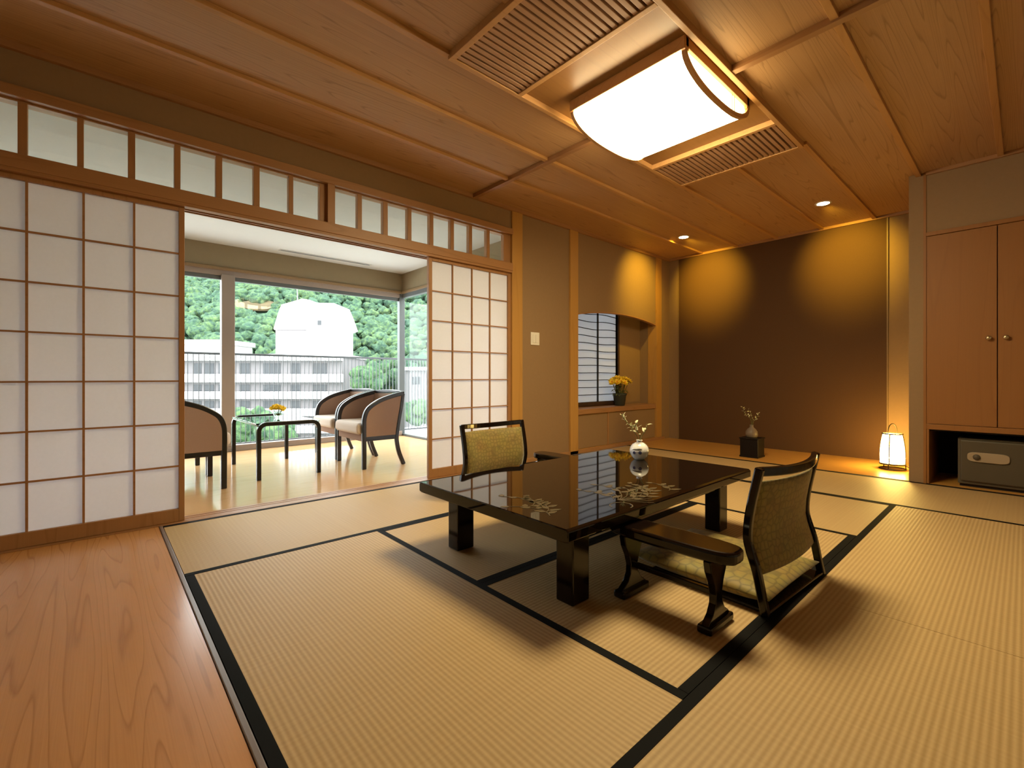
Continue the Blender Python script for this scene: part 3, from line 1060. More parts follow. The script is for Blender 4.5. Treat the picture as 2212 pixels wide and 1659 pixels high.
def sprig(name, loc, label, seed, stems, mat_leaf, ls):
    """bare branching stems with small leaves, standing in a vase"""
    rg = random.Random(seed)
    t = thing(name, label, 'flower sprig', loc)
    for pts, n in stems:
        MB().sweep(pts, [0.0022] * (len(pts) - 1) + [0.001], seg=6).obj('stem', 'stem', t)
        mb = MB()
        P = [Vector(p) for p in pts]
        for k in range(n):
            u = 0.35 + 0.65 * (k + 1) / n
            f = u * (len(P) - 1)
            i = min(int(f), len(P) - 2)
            b0 = P[i].lerp(P[i + 1], f - i)
            d = (P[i + 1] - P[i]).normalized()
            a = rg.uniform(0, 2 * PI)
            o = d.orthogonal().normalized()
            o.rotate(Matrix.Rotation(a, 3, d))
            v = (d * 0.5 + o).normalized() * ls * rg.uniform(0.7, 1.2)
            mb.leaf(b0, b0 + v, ls * 0.42, nrm=(rg.uniform(-1, 1), rg.uniform(-1, 1), 1), bend=0.1)
        mb.obj('leaves', mat_leaf, t, solid=0.0008)
    return t


R = Vector((0.668, 0.744, 0))      # to the right, seen from the middle of the room


def rel(a, z, d=0.0):
    return (R.x * a - R.y * d, R.y * a + R.x * d, z)


sprig('flower_sprig', (VX, VY, TZ + 0.0016), 'sparse sprig of small pale leaves in the white table vase', 5,
      [([(0, 0, 0.10), rel(-0.015, 0.15), rel(-0.045, 0.20, 0.01), rel(-0.085, 0.245, 0.0), rel(-0.115, 0.285, 0.0)], 15),
       ([(0, 0, 0.10), rel(0.005, 0.15), rel(-0.02, 0.19, -0.02), rel(-0.03, 0.235, -0.02)], 7),
       ([(0, 0, 0.10), rel(0.02, 0.15, 0.01), rel(0.045, 0.19, 0.0), rel(0.055, 0.22, 0.01)], 4)], 'leaf', 0.036)

# ------------------------------------------------------------------ floor chairs (zaisu)


def interp(prof, z):
    for (x0, z0), (x1, z1) in zip(prof, prof[1:]):
        if z0 <= z <= z1:
            return x0 + (x1 - x0) * (z - z0) / (z1 - z0)
    return prof[-1][0]


PF = [(0.005, 0.0), (0.018, 0.06), (0.036, 0.15), (0.060, 0.225), (0.069, 0.27), (0.066, 0.33), (0.055, 0.40), (0.040, 0.47), (0.026, 0.535)]


def smooth_path(prof, n=28):
    P = [Vector((p[0], p[1])) for p in prof]
    out = []
    m = len(P) - 1
    for k in range(n + 1):
        f = k / n * m
        i = min(int(f), m - 1)
        t = f - i
        p0, p1, p2, p3 = P[max(i - 1, 0)], P[i], P[i + 1], P[min(i + 2, m)]
        q = 0.5 * ((2 * p1) + (p2 - p0) * t + (2 * p0 - 5 * p1 + 4 * p2 - p3) * t * t + (3 * p1 - p0 - 3 * p2 + p3) * t ** 3)
        out.append((q.x, q.y))
    return out


PS = smooth_path(PF)
CW = 0.285


def make_zaisu(loc, rz, label):
    t = thing('floor_chair', label, 'floor chair', loc, rz, 'legless floor chairs at the low table')
    for s in (-1, 1):
        pts = [(x, s * CW, z) for x, z in PS]
        MB().sweep(pts, 0.027, 0.030, up=(-1, 0, 0.001)).obj('post', 'lacquer_leg', t, 0.006)
    # top rail, bowed backwards
    pts = []
    for k in range(17):
        u = -1 + 2 * k / 16
        pts.append((interp(PF, 0.515) - 0.045 * (1 - u * u), u * (CW - 0.008), 0.512 + 0.008 * u * u))
    MB().sweep(pts, 0.024, 0.034, up=(0, 0, 1)).obj('top_rail', 'lacquer_leg', t, 0.005)
    # upholstered back, padded
    mb = MB()
    nu, nv = 20, 16
    F, B = [], []
    for j in range(nv + 1):
        z = 0.138 + (0.481 - 0.138) * j / nv
        rf, rb = [], []
        for i in range(nu + 1):
            u = -1 + 2 * i / nu
            y = u * (CW - 0.014)
            edge = min(1.0, max(0.0, 1 - abs(u)) * 6) ** 0.5 * min(1.0, min(j, nv - j) / 2.5) ** 0.5
            x = interp(PF, z) - 0.042 * (1 - u * u) * (0.6 + 0.4 * j / nv)
            rf.append(mb.b.verts.new((x + 0.004 + 0.016 * edge, y, z)))
            rb.append(mb.b.verts.new((x - 0.004 - 0.006 * edge, y, z)))
        F.append(rf)
        B.append(rb)
    for j in range(nv):
        for i in range(nu):
            mb.b.faces.new([F[j][i], F[j][i + 1], F[j + 1][i + 1], F[j + 1][i]])
            mb.b.faces.new([B[j][i + 1], B[j][i], B[j + 1][i], B[j + 1][i + 1]])
    for j in range(nv):
        mb.b.faces.new([F[j][0], F[j + 1][0], B[j + 1][0], B[j][0]])
        mb.b.faces.new([F[j][nu], B[j][nu], B[j + 1][nu], F[j + 1][nu]])
    for i in range(nu):
        mb.b.faces.new([F[0][i], B[0][i], B[0][i + 1], F[0][i + 1]])
        mb.b.faces.new([F[nv][i], F[nv][i + 1], B[nv][i + 1], B[nv][i]])
    mb.obj('backrest', 'brocade_back', t, smooth=True)
    mb = MB()
    mb.box(-0.005, 0.50, -CW + 0.012, CW - 0.012, 0.001, 0.016)
    mb.obj('seat', 'lacquer_leg', t, 0.005)
    return t


NEAR = make_zaisu((-0.608, 2.085, 0.0015), PI - 0.05, 'black floor chair with gold-green woven back, seen from behind at the near right')
dup(NEAR, (-2.655, 2.175, 0.0015), 0.0, 'black floor chair with gold-green woven back facing us beyond the table')


def make_zabuton(loc, rz, label):
    t = thing('floor_cushion', label, 'cushion', loc, rz, 'floor cushions on the floor chairs')
    mb = MB()
    n = 22
    S = 0.295
    top, bot = [], []
    for j in range(n + 1):
        rt, rb = [], []
        for i in range(n + 1):
            u, v = -1 + 2 * i / n, -1 + 2 * j / n
            pin = 1 - 0.016 * (1 - u * u) * (1 if abs(v) > 0.5 else 0.6)
            pin2 = 1 - 0.016 * (1 - v * v) * (1 if abs(u) > 0.5 else 0.6)
            d = max(0.0, 1 - abs(u) ** 3.2) * max(0.0, 1 - abs(v) ** 3.2)
            z = 0.044 + 0.034 * d ** 0.55
            x, y = u * S * pin2, v * S * 0.925 * pin
            rt.append(mb.b.verts.new((x, y, z)))
            rb.append(mb.b.verts.new((x, y, 0.040 - 0.038 * min(1, d * 2.5) ** 0.5)))
        top.append(rt)
        bot.append(rb)
    for j in range(n):
        for i in range(n):
            mb.b.faces.new([top[j][i], top[j][i + 1], top[j + 1][i + 1], top[j + 1][i]])
            mb.b.faces.new([bot[j][i + 1], bot[j][i], bot[j + 1][i], bot[j + 1][i + 1]])
    for k in range(n):
        for a, c in ((0, 0), (n, n)):
            mb.b.faces.new([top[a][k], top[a][k + 1], bot[a][k + 1], bot[a][k]])
            mb.b.faces.new([top[k][c], top[k + 1][c], bot[k + 1][c], bot[k][c]])
    mb.obj('cover', 'brocade', t, smooth=True)
    pts = [(math.cos(a) * 0, 0, 0) for a in (0,)]
    mb = MB()
    mb.blob((0, 0, 0.077), 0.009, 2, (1, 1, 0.5))
    mb.obj('centre_tuft', 'brocade', t, smooth=True)
    return t


ZA = make_zabuton((-0.905, 2.085, 0.018), PI - 0.03, 'gold-green floor cushion on the near floor chair')
dup(ZA, (-2.300, 2.175, 0.018), 0.0, 'gold-green floor cushion on the far floor chair, mostly hidden by the table')


def make_armrest(loc, rz, label):
    t = thing('armrest', label, 'armrest', loc, rz, 'low lacquer armrests beside the floor chairs')
    prof = []
    L, Wd = 0.255, 0.075
    for k in range(40):
        a = 2 * PI * k / 40
        ca, sa = math.cos(a), math.sin(a)
        x = L * (abs(ca) ** 0.45) * (1 if ca >= 0 else -1)
        y = Wd * (abs(sa) ** 0.6) * (1 if sa >= 0 else -1)
        prof.append((x, y))
    MB().prism(prof, 'Z', 0.238, 0.282).obj('rest', 'lacquer_leg', t, 0.012, seg=3)
    for s in (-1, 1):
        x = s * 0.170
        half = [(0.070, 0.240), (0.060, 0.20), (0.036, 0.155), (0.023, 0.115), (0.026, 0.085), (0.046, 0.055), (0.072, 0.038), (0.086, 0.026), (0.088, 0.0)]
        poly = [(y, z) for y, z in half] + [(0.060, 0.0), (0.050, 0.012), (-0.050, 0.012), (-0.060, 0.0)] + [(-y, z) for y, z in reversed(half)]
        MB().prism(poly, 'X', x - 0.013, x + 0.013).obj('support', 'lacquer_leg', t, 0.003)
        box('foot', 'lacquer_leg', x - 0.026, x + 0.026, -0.090, 0.090, 0.0, 0.028, t, 0.007)
    box('stretcher', 'lacquer_leg', -0.16, 0.16, -0.01, 0.01, 0.105, 0.125, t, 0.003)
    return t


AR = make_armrest((-0.893, 1.607, 0.0015), 0.0, 'low black lacquer armrest left of the near floor chair')
dup(AR, (-2.32, 2.575, 0.0015), 0.0, 'low black lacquer armrest barely showing beyond the table edge')

# ------------------------------------------------------------------ alcove objects
box_t = thing('display_stand', 'small square black lacquer stand on the alcove floor', 'stand', (-1.985, 5.295, 0.004))
box('body', 'stand_lacquer', -0.092, 0.092, -0.092, 0.092, 0.0, 0.200, box_t, 0.005)
box('top_plate', 'stand_lacquer', -0.100, 0.100, -0.100, 0.100, 0.197, 0.209, box_t, 0.003)
box('foot_frame', 'stand_lacquer', -0.097, 0.097, -0.097, 0.097, 0.0, 0.018, box_t, 0.003)
sv = thing('vase', 'small brown-grey bottle vase on the black alcove stand', 'vase', (-1.990, 5.295, 0.213))
MB().lathe([(0.0, 0.0), (0.048, 0.0), (0.056, 0.006), (0.062, 0.035), (0.058, 0.065), (0.040, 0.092), (0.022, 0.108), (0.017, 0.125), (0.021, 0.135), (0.018, 0.136),
            (0.013, 0.125), (0.013, 0.10), (0.0, 0.095)], 36).obj('body', 'stone_vase', sv, smooth=True)
sprig('flower_sprig', (-1.990, 5.295, 0.213), 'sparse pale blossoming twig in the alcove vase', 8,
      [([(0, 0, 0.10), rel(-0.005, 0.18), rel(-0.03, 0.235), rel(-0.075, 0.26), rel(-0.10, 0.33)], 11),
       ([(0, 0, 0.10), rel(0.02, 0.17), rel(0.05, 0.21), rel(0.085, 0.265)], 9),
       ([(0, 0, 0.10), rel(0.01, 0.18), rel(0.0, 0.25), rel(-0.035, 0.30)], 6)], 'leaf', 0.028)

ln = thing('floor_lantern', 'lit white paper lantern with arched handle in the alcove corner', 'lantern', (-0.833, 5.56, 0.004))
body = []
for k in range(17):
    t_ = k / 16
    z = 0.055 + 0.275 * t_
    body.append((0.092 - 0.020 * t_ ** 1.6 + 0.006 * math.sin(PI * t_), z))
MB().lathe(body, 40, cap=False).obj('shade', 'lantern_shade', ln, smooth=True)


def ring(r, z, w, seg=36):
    return [(r * math.cos(2 * PI * k / seg), r * math.sin(2 * PI * k / seg), z) for k in range(seg)]


mb = MB()
mb.sweep(ring(0.076, 0.332, 0), 0.008, 0.010, closed=True)
mb.sweep(ring(0.096, 0.052, 0), 0.008, 0.014, closed=True)
for k in range(4):
    a = math.radians(83 + 90 * k)
    mb.sweep([((r + 0.0025) * math.cos(a), (r + 0.0025) * math.sin(a), z) for r, z in body], 0.005, seg=6)
mb.obj('ribs', 'bronze_wire', ln)
mb = MB()
mb.sweep(ring(0.100, 0.006, 0), 0.0045, seg=8, closed=True)
mb.obj('base_ring', 'bronze_wire', ln)
for k in range(3):
    a = math.radians(60 + 120 * k - 40)
    MB().sweep([(0.094 * math.cos(a), 0.094 * math.sin(a), 0.052), (0.099 * math.cos(a), 0.099 * math.sin(a), 0.006)], 0.004, seg=8).obj('foot', 'bronze_wire', ln)
pts = []
for k in range(19):
    a = PI * k / 18
    pts.append(rel(0.042 * math.cos(a), 0.334 + 0.092 * abs(math.sin(a)) ** 0.8))
MB().sweep(pts, 0.004, seg=8).obj('handle', 'bronze_wire', ln)
MB().lathe([(0.0, 0.050), (0.094, 0.050), (0.094, 0.054), (0.0, 0.054)], 36).obj('bottom_plate', 'bronze_wire', ln)
MB().sweep([(0.085, 0.03, 0.045), (0.115, 0.035, 0.02), (0.16, 0.06, 0.006), (0.17, 0.20, 0.005), (0.17, 0.40, 0.006)], 0.003, seg=6).obj('cord', 'bronze_wire', ln)

# ------------------------------------------------------------------ cupboard and safe
cb = thing('cupboard', 'tall built-in wooden cupboard with round knobs at the right edge', 'cupboard', (-0.539, YT, 0))
mb = MB()
mb.box(0.0, 0.016, 0.0, 0.75, 0.003, 2.015).box(2.02, 2.036, 0.0, 0.75, 0.003, 2.015)
mb.box(0.0, 2.03, 0.70, 0.75, 0.003, 2.015).box(0.0, 2.036, 0.022, 0.75, 2.005, 2.03)
mb.obj('carcass', 'cupboard_wood', cb)
box('shelf_board', 'cupboard_wood', 0.0, 2.03, -0.004, 0.72, 0.445, 0.488, cb, 0.002)
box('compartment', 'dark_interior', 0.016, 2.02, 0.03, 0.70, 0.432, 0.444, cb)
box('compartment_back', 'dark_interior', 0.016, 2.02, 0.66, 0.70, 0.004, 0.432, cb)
for k in range(5):
    a = 0.003 + k * 0.397
    d = box('door', 'cupboard_wood', a + 0.0025, a + 0.3945, -0.002, 0.020, 0.491, 2.012, cb, 0.002)
    kx = a + (0.352 if k % 2 == 0 else 0.045)
    m = MB().lathe([(0.0, 0.0), (0.007, 0.0), (0.006, 0.012), (0.013, 0.017), (0.017, 0.025), (0.013, 0.031), (0.0, 0.033)], 20)
    bmesh.ops.transform(m.b, matrix=Matrix.Translation((kx, -0.002, 1.165)) @ Matrix.Rotation(PI / 2, 4, 'X'), verts=m.b.verts[:])
    m.obj('knob', 'brass', d, smooth=True)

sf = thing('safe', 'grey-brown metal safe with beige handle plate inside the cupboard base', 'safe', (-0.105, 5.10, 0.003))
box('body', 'safe_metal', -0.255, 0.255, 0.012, 0.42, 0.02, 0.385, sf, 0.008)
box('door', 'safe_metal', -0.240, 0.240, -0.004, 0.016, 0.045, 0.37, sf, 0.012)
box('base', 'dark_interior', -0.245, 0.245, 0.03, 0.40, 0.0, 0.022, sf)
pl = []
for k in range(32):
    a = 2 * PI * k / 32
    ca, sa = math.cos(a), math.sin(a)
    pl.append((-0.085 + 0.115 * abs(ca) ** 0.35 * (1 if ca >= 0 else -1), 0.242 + 0.038 * abs(sa) ** 0.6 * (1 if sa >= 0 else -1)))
hp = MB().prism(pl, 'Y', -0.016, -0.003).obj('handle_plate', 'safe_plate', sf, 0.004, label='beige rounded handle plate')
m = MB().lathe([(0.0, 0.0), (0.022, 0.0), (0.020, 0.010), (0.0, 0.012)], 24)
bmesh.ops.transform(m.b, matrix=Matrix.Translation((-0.147, -0.016, 0.242)) @ Matrix.Rotation(PI / 2, 4, 'X'), verts=m.b.verts[:])
m.obj('dial', 'safe_metal', hp, smooth=True)

# ------------------------------------------------------------------ veranda
VX1, VYE = -6.20, 3.37
ZV = 2.40
struct(box('ceiling_veranda', 'cream', -6.35, W - 0.1, -2.2, 3.5, ZV, ZV + 0.05), 'cream painted ceiling of the window veranda', 'ceiling')
struct(box('wall_veranda_end', 'plaster', -6.35, W - 0.1, -2.3, -2.2, -0.1, ZV), 'end wall of the veranda left of the frame', 'wall')
struct(box('wall_veranda_header', 'olive', VX1 - 0.09, VX1, -2.2, VYE + 0.1, 2.135, ZV), 'olive beige band above the veranda windows', 'wall')
struct(box('wall_veranda_side_header', 'olive', VX1, W - 0.1, VYE, VYE + 0.1, 2.135, ZV), 'olive beige band above the veranda side window', 'wall')
trim('dull_wood', VX1 - 0.03, VX1 + 0.02, -2.2, VYE, 2.105, 2.137, 'thin wooden strip under the veranda header')
trim('dull_wood', VX1, W - 0.1, VYE - 0.02, VYE + 0.03, 2.105, 2.137, 'thin wooden strip under the veranda side header')

w4 = group_root('window_4', 'wide veranda window looking out to the hotel and wooded hill', 'window')
mb = MB()
mb.box(VX1 - 0.08, VX1 - 0.01, -2.2, VYE, 2.045, 2.11).box(VX1 - 0.08, VX1 + 0.01, -2.2, VYE, 0.0, 0.07)
mb.obj('frame', 'alu', w4, 0.004)
box('sash_head', 'dark_alu', VX1 - 0.07, VX1 - 0.03, -2.2, VYE, 1.998, 2.046, w4, 0.003)
box('mullion', 'alu', VX1 - 0.09, VX1 + 0.015, 1.062, 1.197, 0.06, 2.06, w4, 0.006)
box('mullion', 'alu', VX1 - 0.09, VX1 + 0.015, -0.95, -0.815, 0.06, 2.06, w4, 0.006)
box('corner_post', 'dark_alu', VX1 - 0.08, VX1 - 0.005, VYE - 0.035, VYE + 0.05, 0.0, 2.11, w4, 0.004, label='dark corner post')
box('pane', 'glass', VX1 - 0.05, VX1 - 0.044, -2.2, VYE, 0.07, 2.045, w4)
w5 = group_root('window_5', 'narrow veranda side window at the corner', 'window')
mb = MB()
mb.box(VX1, W - 0.1, VYE + 0.01, VYE + 0.08, 2.045, 2.11).box(VX1, W - 0.1, VYE, VYE + 0.08, 0.0, 0.03)
mb.box(-4.9, -4.84, VYE + 0.0, VYE + 0.08, 0.03, 2.05)
mb.obj('frame', 'dark_alu', w5, 0.004)
box('pane', 'glass', VX1, W - 0.1, VYE + 0.045, VYE + 0.051, 0.03, 2.05, w5)
av = thing('air_vent', 'thin dark slot vent in the cream veranda ceiling', 'vent', (-5.98, 2.2, ZV))
box('slot', 'dark_alu', -0.022, 0.022, -0.56, 0.56, -0.003, 0.002, av)
box('frame', 'cream', -0.036, -0.022, -0.58, 0.58, -0.006, 0.002, av)
box('frame', 'cream', 0.022, 0.036, -0.58, 0.58, -0.006, 0.002, av)

# armchairs: local -y is the front, origin on the floor midway between the front legs
HWd = 0.300
SIDE = [(0.012, 0.0), (0.012, 0.20), (0.010, 0.40), (0.014, 0.48), (0.036, 0.545), (0.078, 0.590), (0.165, 0.640), (0.29, 0.680), (0.415, 0.708)]
REAR = [(0.415, 0.708), (0.395, 0.58), (0.365, 0.42), (0.348, 0.30), (0.352, 0.22), (0.375, 0.12), (0.425, 0.0)]


def make_tub_chair(loc, rz, label):
    t = thing('tub_chair', label, 'armchair', loc, rz, 'black framed armchairs on the veranda')
    sp = smooth_path(SIDE, 30)
    rp = smooth_path(REAR, 20)
    for s in (-1, 1):
        # front leg runs on into the arm as one bar
        MB().sweep([(s * HWd, y, z) for y, z in sp], 0.034, 0.040, up=(0, -1, 0.02)).obj('front_leg_and_arm', 'black_wood', t, 0.006)
        MB().sweep([(s * HWd, y, z) for y, z in rp], 0.032, 0.038, up=(0, -1, 0.02)).obj('rear_leg', 'black_wood', t, 0.006)
        MB().box(s * HWd - 0.013, s * HWd + 0.013, 0.02, 0.36, 0.262, 0.305).obj('side_rail', 'black_wood', t, 0.003)
        # upholstered side
        poly = [(0.02, 0.30)] + [(y + 0.006, z - 0.012) for y, z in sp if z > 0.42] + [(y - 0.004, z) for y, z in rp[1:] if z > 0.30]
        MB().prism(poly, 'X', s * HWd - 0.016, s * HWd + 0.012).obj('side_panel', 'tan_cloth', t, 0.004)
    # back: rail bowed outwards and upholstered panel below it
    pts = [(u * HWd, 0.415 + 0.06 * (1 - u * u), 0.708 + 0.012 * (1 - u * u)) for u in [-1 + k / 8 for k in range(17)]]
    MB().sweep(pts, 0.036, 0.034, up=(0, 0, 1)).obj('top_rail', 'black_wood', t, 0.006)
    mb = MB()
    rows = []
    for z, yb in ((0.27, 0.348), (0.36, 0.352), (0.50, 0.378), (0.62, 0.400), (0.695, 0.413)):
        f, g = [], []
        for k in range(17):
            u = -1 + k / 8
            bow = 0.06 * (1 - u * u) * (0.4 + 0.6 * (z - 0.27) / 0.43)
            f.append(mb.b.verts.new((u * (HWd - 0.005), yb + bow - 0.022, z)))
            g.append(mb.b.verts.new((u * (HWd - 0.005), yb + bow + 0.014, z)))
        rows.append((f, g))
    for (f, g), (f2, g2) in zip(rows, rows[1:]):
        for k in range(16):
            mb.b.faces.new([f[k], f[k + 1], f2[k + 1], f2[k]])
            mb.b.faces.new([g[k + 1], g[k], g2[k], g2[k + 1]])
        mb.b.faces.new([f[0], f2[0], g2[0], g[0]])
        mb.b.faces.new([f[16], g[16], g2[16], f2[16]])
    f, g = rows[0]
    f2, g2 = rows[-1]
    for k in range(16):
        mb.b.faces.new([f[k], g[k], g[k + 1], f[k + 1]])
        mb.b.faces.new([f2[k], f2[k + 1], g2[k + 1], g2[k]])
    mb.obj('back_panel', 'tan_cloth', t, smooth=True)
    MB().box(-HWd + 0.018, HWd - 0.018, 0.0, 0.36, 0.262, 0.325).obj('seat_frame', 'tan_cloth', t, 0.004)
    mb = MB()
    mb.box(-HWd + 0.022, HWd - 0.022, -0.045, 0.36, 0.325, 0.435)
    mb.obj('seat_cushion', 'seat_cloth', t, 0.035, seg=4, label='cream seat cushion')
    return t


CH = make_tub_chair((-4.45, 1.848, 0), 0.0, 'black framed tan armchair right of the glass table, nearer the room')
dup(CH, (-5.14, 1.862, 0), 0.0, 'black framed tan armchair right of the glass table, nearer the window')
dup(CH, (-4.47, 0.742, 0), PI, 'black framed tan armchair left of the glass table, cut by the paper door')
dup(CH, (-5.15, 0.742, 0), PI, 'black framed tan armchair at the left near the window, mostly behind the paper door')

ct = thing('coffee_table', 'square-edged glass coffee table with black rounded frame between the armchairs', 'coffee table', (-4.78, 1.25, 0))
HT = 0.470
for s in (-1, 1):
    x = s * 0.480
    r = 0.06
    pts = [(x, -0.245, 0.0), (x, -0.245, HT - r)]
    for k in range(1, 7):
        a = PI / 2 * k / 6
        pts.append((x, -0.245 + r - r * math.cos(a), HT - r + r * math.sin(a)))
    pts += [(x, -p[1], p[2]) for p in reversed(pts)]
    MB().sweep(pts, 0.034, 0.036, up=(1, 0, 0)).obj('end_frame', 'black_wood', ct, 0.004)
MB().box(-0.468, 0.468, -0.262, 0.262, HT - 0.006, HT + 0.006).obj('glass_top', 'table_glass', ct, 0.002, label='clear greenish glass top')
for y in (-0.245, 0.245):
    box('side_rail', 'metal_edge', -0.47, 0.47, y - 0.008, y + 0.008, HT - 0.020, HT - 0.007, ct)

fv = thing('flower_bowl', 'small glass bowl of yellow flowers on the veranda coffee table', 'flowers', (-4.83, 1.30, HT + 0.0075))
MB().lathe([(0.0, 0.0), (0.030, 0.0), (0.034, 0.006), (0.046, 0.04), (0.050, 0.06), (0.046, 0.06), (0.042, 0.04), (0.0, 0.006)], 28).obj('bowl', 'table_glass', fv, smooth=True)
rng = random.Random(21)
for k in range(11):
    a = k * 2.399
    rr = 0.062 * math.sqrt((k + 0.4) / 11)
    c = Vector((rr * math.cos(a), rr * math.sin(a), 0.085 + 0.025 * (1 - rr / 0.062) + rng.uniform(-0.01, 0.012)))
    mb = MB()
    flower_head(mb, c, 0.036, rng, 6, (c - Vector((0, 0, 0.02))).normalized())
    mb.obj('flower', 'petal', fv, solid=0.0012)
    MB().sweep([(0.0, 0.0, 0.01), tuple(c)], 0.002, seg=5).obj('stem', 'stem', fv)

# balcony and railing
struct(box('floor_balcony', 'concrete', -7.55, -3.0, 3.5, 6.5, -0.25, -0.05), 'pale balcony slab beyond the side window', 'floor')
struct(box('floor_balcony_front', 'concrete', -7.35, -6.35, -2.5, 3.5, -0.25, -0.05), 'pale balcony slab beyond the wide window', 'floor')
rl = thing('balcony_railing', 'dark metal balcony railing of thin vertical bars outside the veranda', 'railing', (-7.2, 0, -0.05))
box('top_rail', 'rail', -0.02, 0.02, -2.5, 6.5, 1.215, 1.245, rl, 0.004)
box('bottom_rail', 'rail', -0.015, 0.015, -2.5, 6.5, 0.0, 0.02, rl, 0.003)
b0 = box('baluster', 'rail', -0.006, 0.006, -0.0036, 0.0036, 0.01, 1.22, rl)
b0.location = (0, -0.4, 0)
for k in range(1, 96):
    b = b0.copy()
    C.objects.link(b)
    b.parent = rl
    b.location = (0, -0.4 + 0.06 * k, 0)
mb = MB()
for k in list(range(-34, 0)) + list(range(96, 114)):
    y = -0.4 + 0.06 * k
    mb.box(-0.006, 0.006, y - 0.0036, y + 0.0036, 0.01, 1.22)
mb.obj('further_balusters', 'rail', rl)['kind'] = 'stuff'

# ------------------------------------------------------------------ the view outside
FWD = Vector((-0.744, 0.668, 0))
RZ = math.atan2(R.y, R.x)           # local x along R, local y along FWD


def out(px, py, D):
    """a point at the distance D straight ahead of the room, along the photograph's own line of sight"""
    return ((px - 1106) * D / 995.9, D, 0.87 + (814.3 - py) * D / 995.9)


D0 = 80.0
hb = thing('hotel_building', 'white multi-storey hotel with balconies and rooftop tower across the valley', 'building', (0, 0, 0), RZ)
xl, xr = out(230, 0, D0)[0], out(733, 0, D0)[0]
zt = out(0, 771, D0)[2]
rows = [(771, 779), (808, 826), (846, 862), (883, 899), (920, 936), (957, 973)]
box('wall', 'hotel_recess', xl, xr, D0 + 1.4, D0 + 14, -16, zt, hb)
for a, d in rows:
    z1, z0 = out(0, a, D0)[2], out(0, d, D0)[2]
    box('balcony', 'hotel_wall', xl - 0.2, xr + 0.2, D0, D0 + 1.5, z0, z1, hb, 0.05)
box('roof', 'hotel_wall', xl - 0.3, xr + 0.3, D0 - 0.1, D0 + 14.2, zt, zt + 0.5, hb)
for a, d in ((779, 808), (826, 846), (862, 883), (899, 920), (936, 957)):
    zb, zt_ = out(0, d + 2, D0)[2], out(0, a + 5, D0)[2]
    for (pa, pb) in ((245, 285), (300, 330), (345, 385), (408, 424), (432, 452), (462, 476), (508, 530), (560, 598), (620, 642), (668, 700)):
        xa, xb = out(pa, 0, D0)[0], out(pb, 0, D0)[0]
        wdw = box('window', 'hotel_glass', xa, xb, D0 + 1.32, D0 + 1.42, zb, zt_, hb)
# rooftop tower with sloping mansard
D1 = D0 + 6
q = [out(x, y, D1) for x, y in ((596, 771), (596, 709), (735, 709), (735, 771))]
box('tower_base', 'hotel_wall', q[0][0], q[2][0], D1, D1 + 7, q[0][2] - 1, q[1][2], hb)
poly = [out(x, y, D1) for x, y in ((594, 711), (603, 680), (611, 659), (636, 652), (656, 646), (672, 649), (688, 655), (725, 656), (735, 680), (745, 708), (735, 712), (596, 713))]
MB().prism([(p[0], p[2]) for p in poly], 'Y', D1 - 0.5, D1 + 7.5).obj('tower_roof', 'hotel_wall', hb, 0.05)
p = out(693, 698, D1)
MB().box(p[0] - 0.35, p[0] + 0.35, D1 - 0.56, D1 - 0.4, p[2] - 0.45, p[2] + 0.45).obj('tower_window', 'hotel_glass', hb)
p = out(610, 705, D1)
MB().box(p[0] - 1.0, p[0] + 4.5, D1 - 0.06, D1 + 0.02, p[2] - 0.85, p[2] - 0.65).obj('tower_ledge', 'hotel_recess', hb)
p, p2 = out(628, 655, D1), out(626, 610, D1)
MB().sweep([(p[0], D1 + 3, p[2] - 2), (p2[0], D1 + 3, p2[2])], 0.07, seg=6).obj('antenna', 'concrete', hb)
# low annex roof at the left
hb2 = thing('annex_building', 'pale flat-roofed annex behind the left end of the hotel', 'building', (0, 0, 0), RZ)
q = [out(x, y, D0 + 16) for x, y in ((300, 780), (487, 735))]
box('wall', 'hotel_wall', q[0][0], q[1][0], D0 + 16, D0 + 26, q[0][2] - 8, q[1][2] - 0.7, hb2)
box('roof', 'hotel_wall', q[0][0] - 0.5, q[1][0] + 0.5, D0 + 15.5, D0 + 26.5, q[1][2] - 0.9, q[1][2] + 0.1, hb2, 0.1)
hb3 = thing('white_building', 'white low building seen through the corner side window', 'building', (0, 0, 0), RZ)
q = [out(x, y, 86) for x, y in ((872, 960), (1060, 800))]
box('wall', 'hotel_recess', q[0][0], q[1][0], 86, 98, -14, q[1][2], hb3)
box('roof', 'hotel_wall', q[0][0] - 0.4, q[1][0] + 0.4, 85.5, 98.5, q[1][2], q[1][2] + 0.6, hb3)
for k in range(7):
    xa = q[0][0] + 1.5 + k * 2.8
    box('window', 'hotel_glass', xa, xa + 1.6, 85.93, 86.05, q[1][2] - 2.6, q[1][2] - 1.2, hb3)

# hillside
mb = MB()
gx, gy = 60, 30
rg = random.Random(4)
grid = []


def hill_z(x, y):
    return -16 + max(0.0, (y - 104)) * 0.62 + 3.0 * math.sin(x * 0.05) + 2.0 * math.sin(y * 0.07 + x * 0.03)


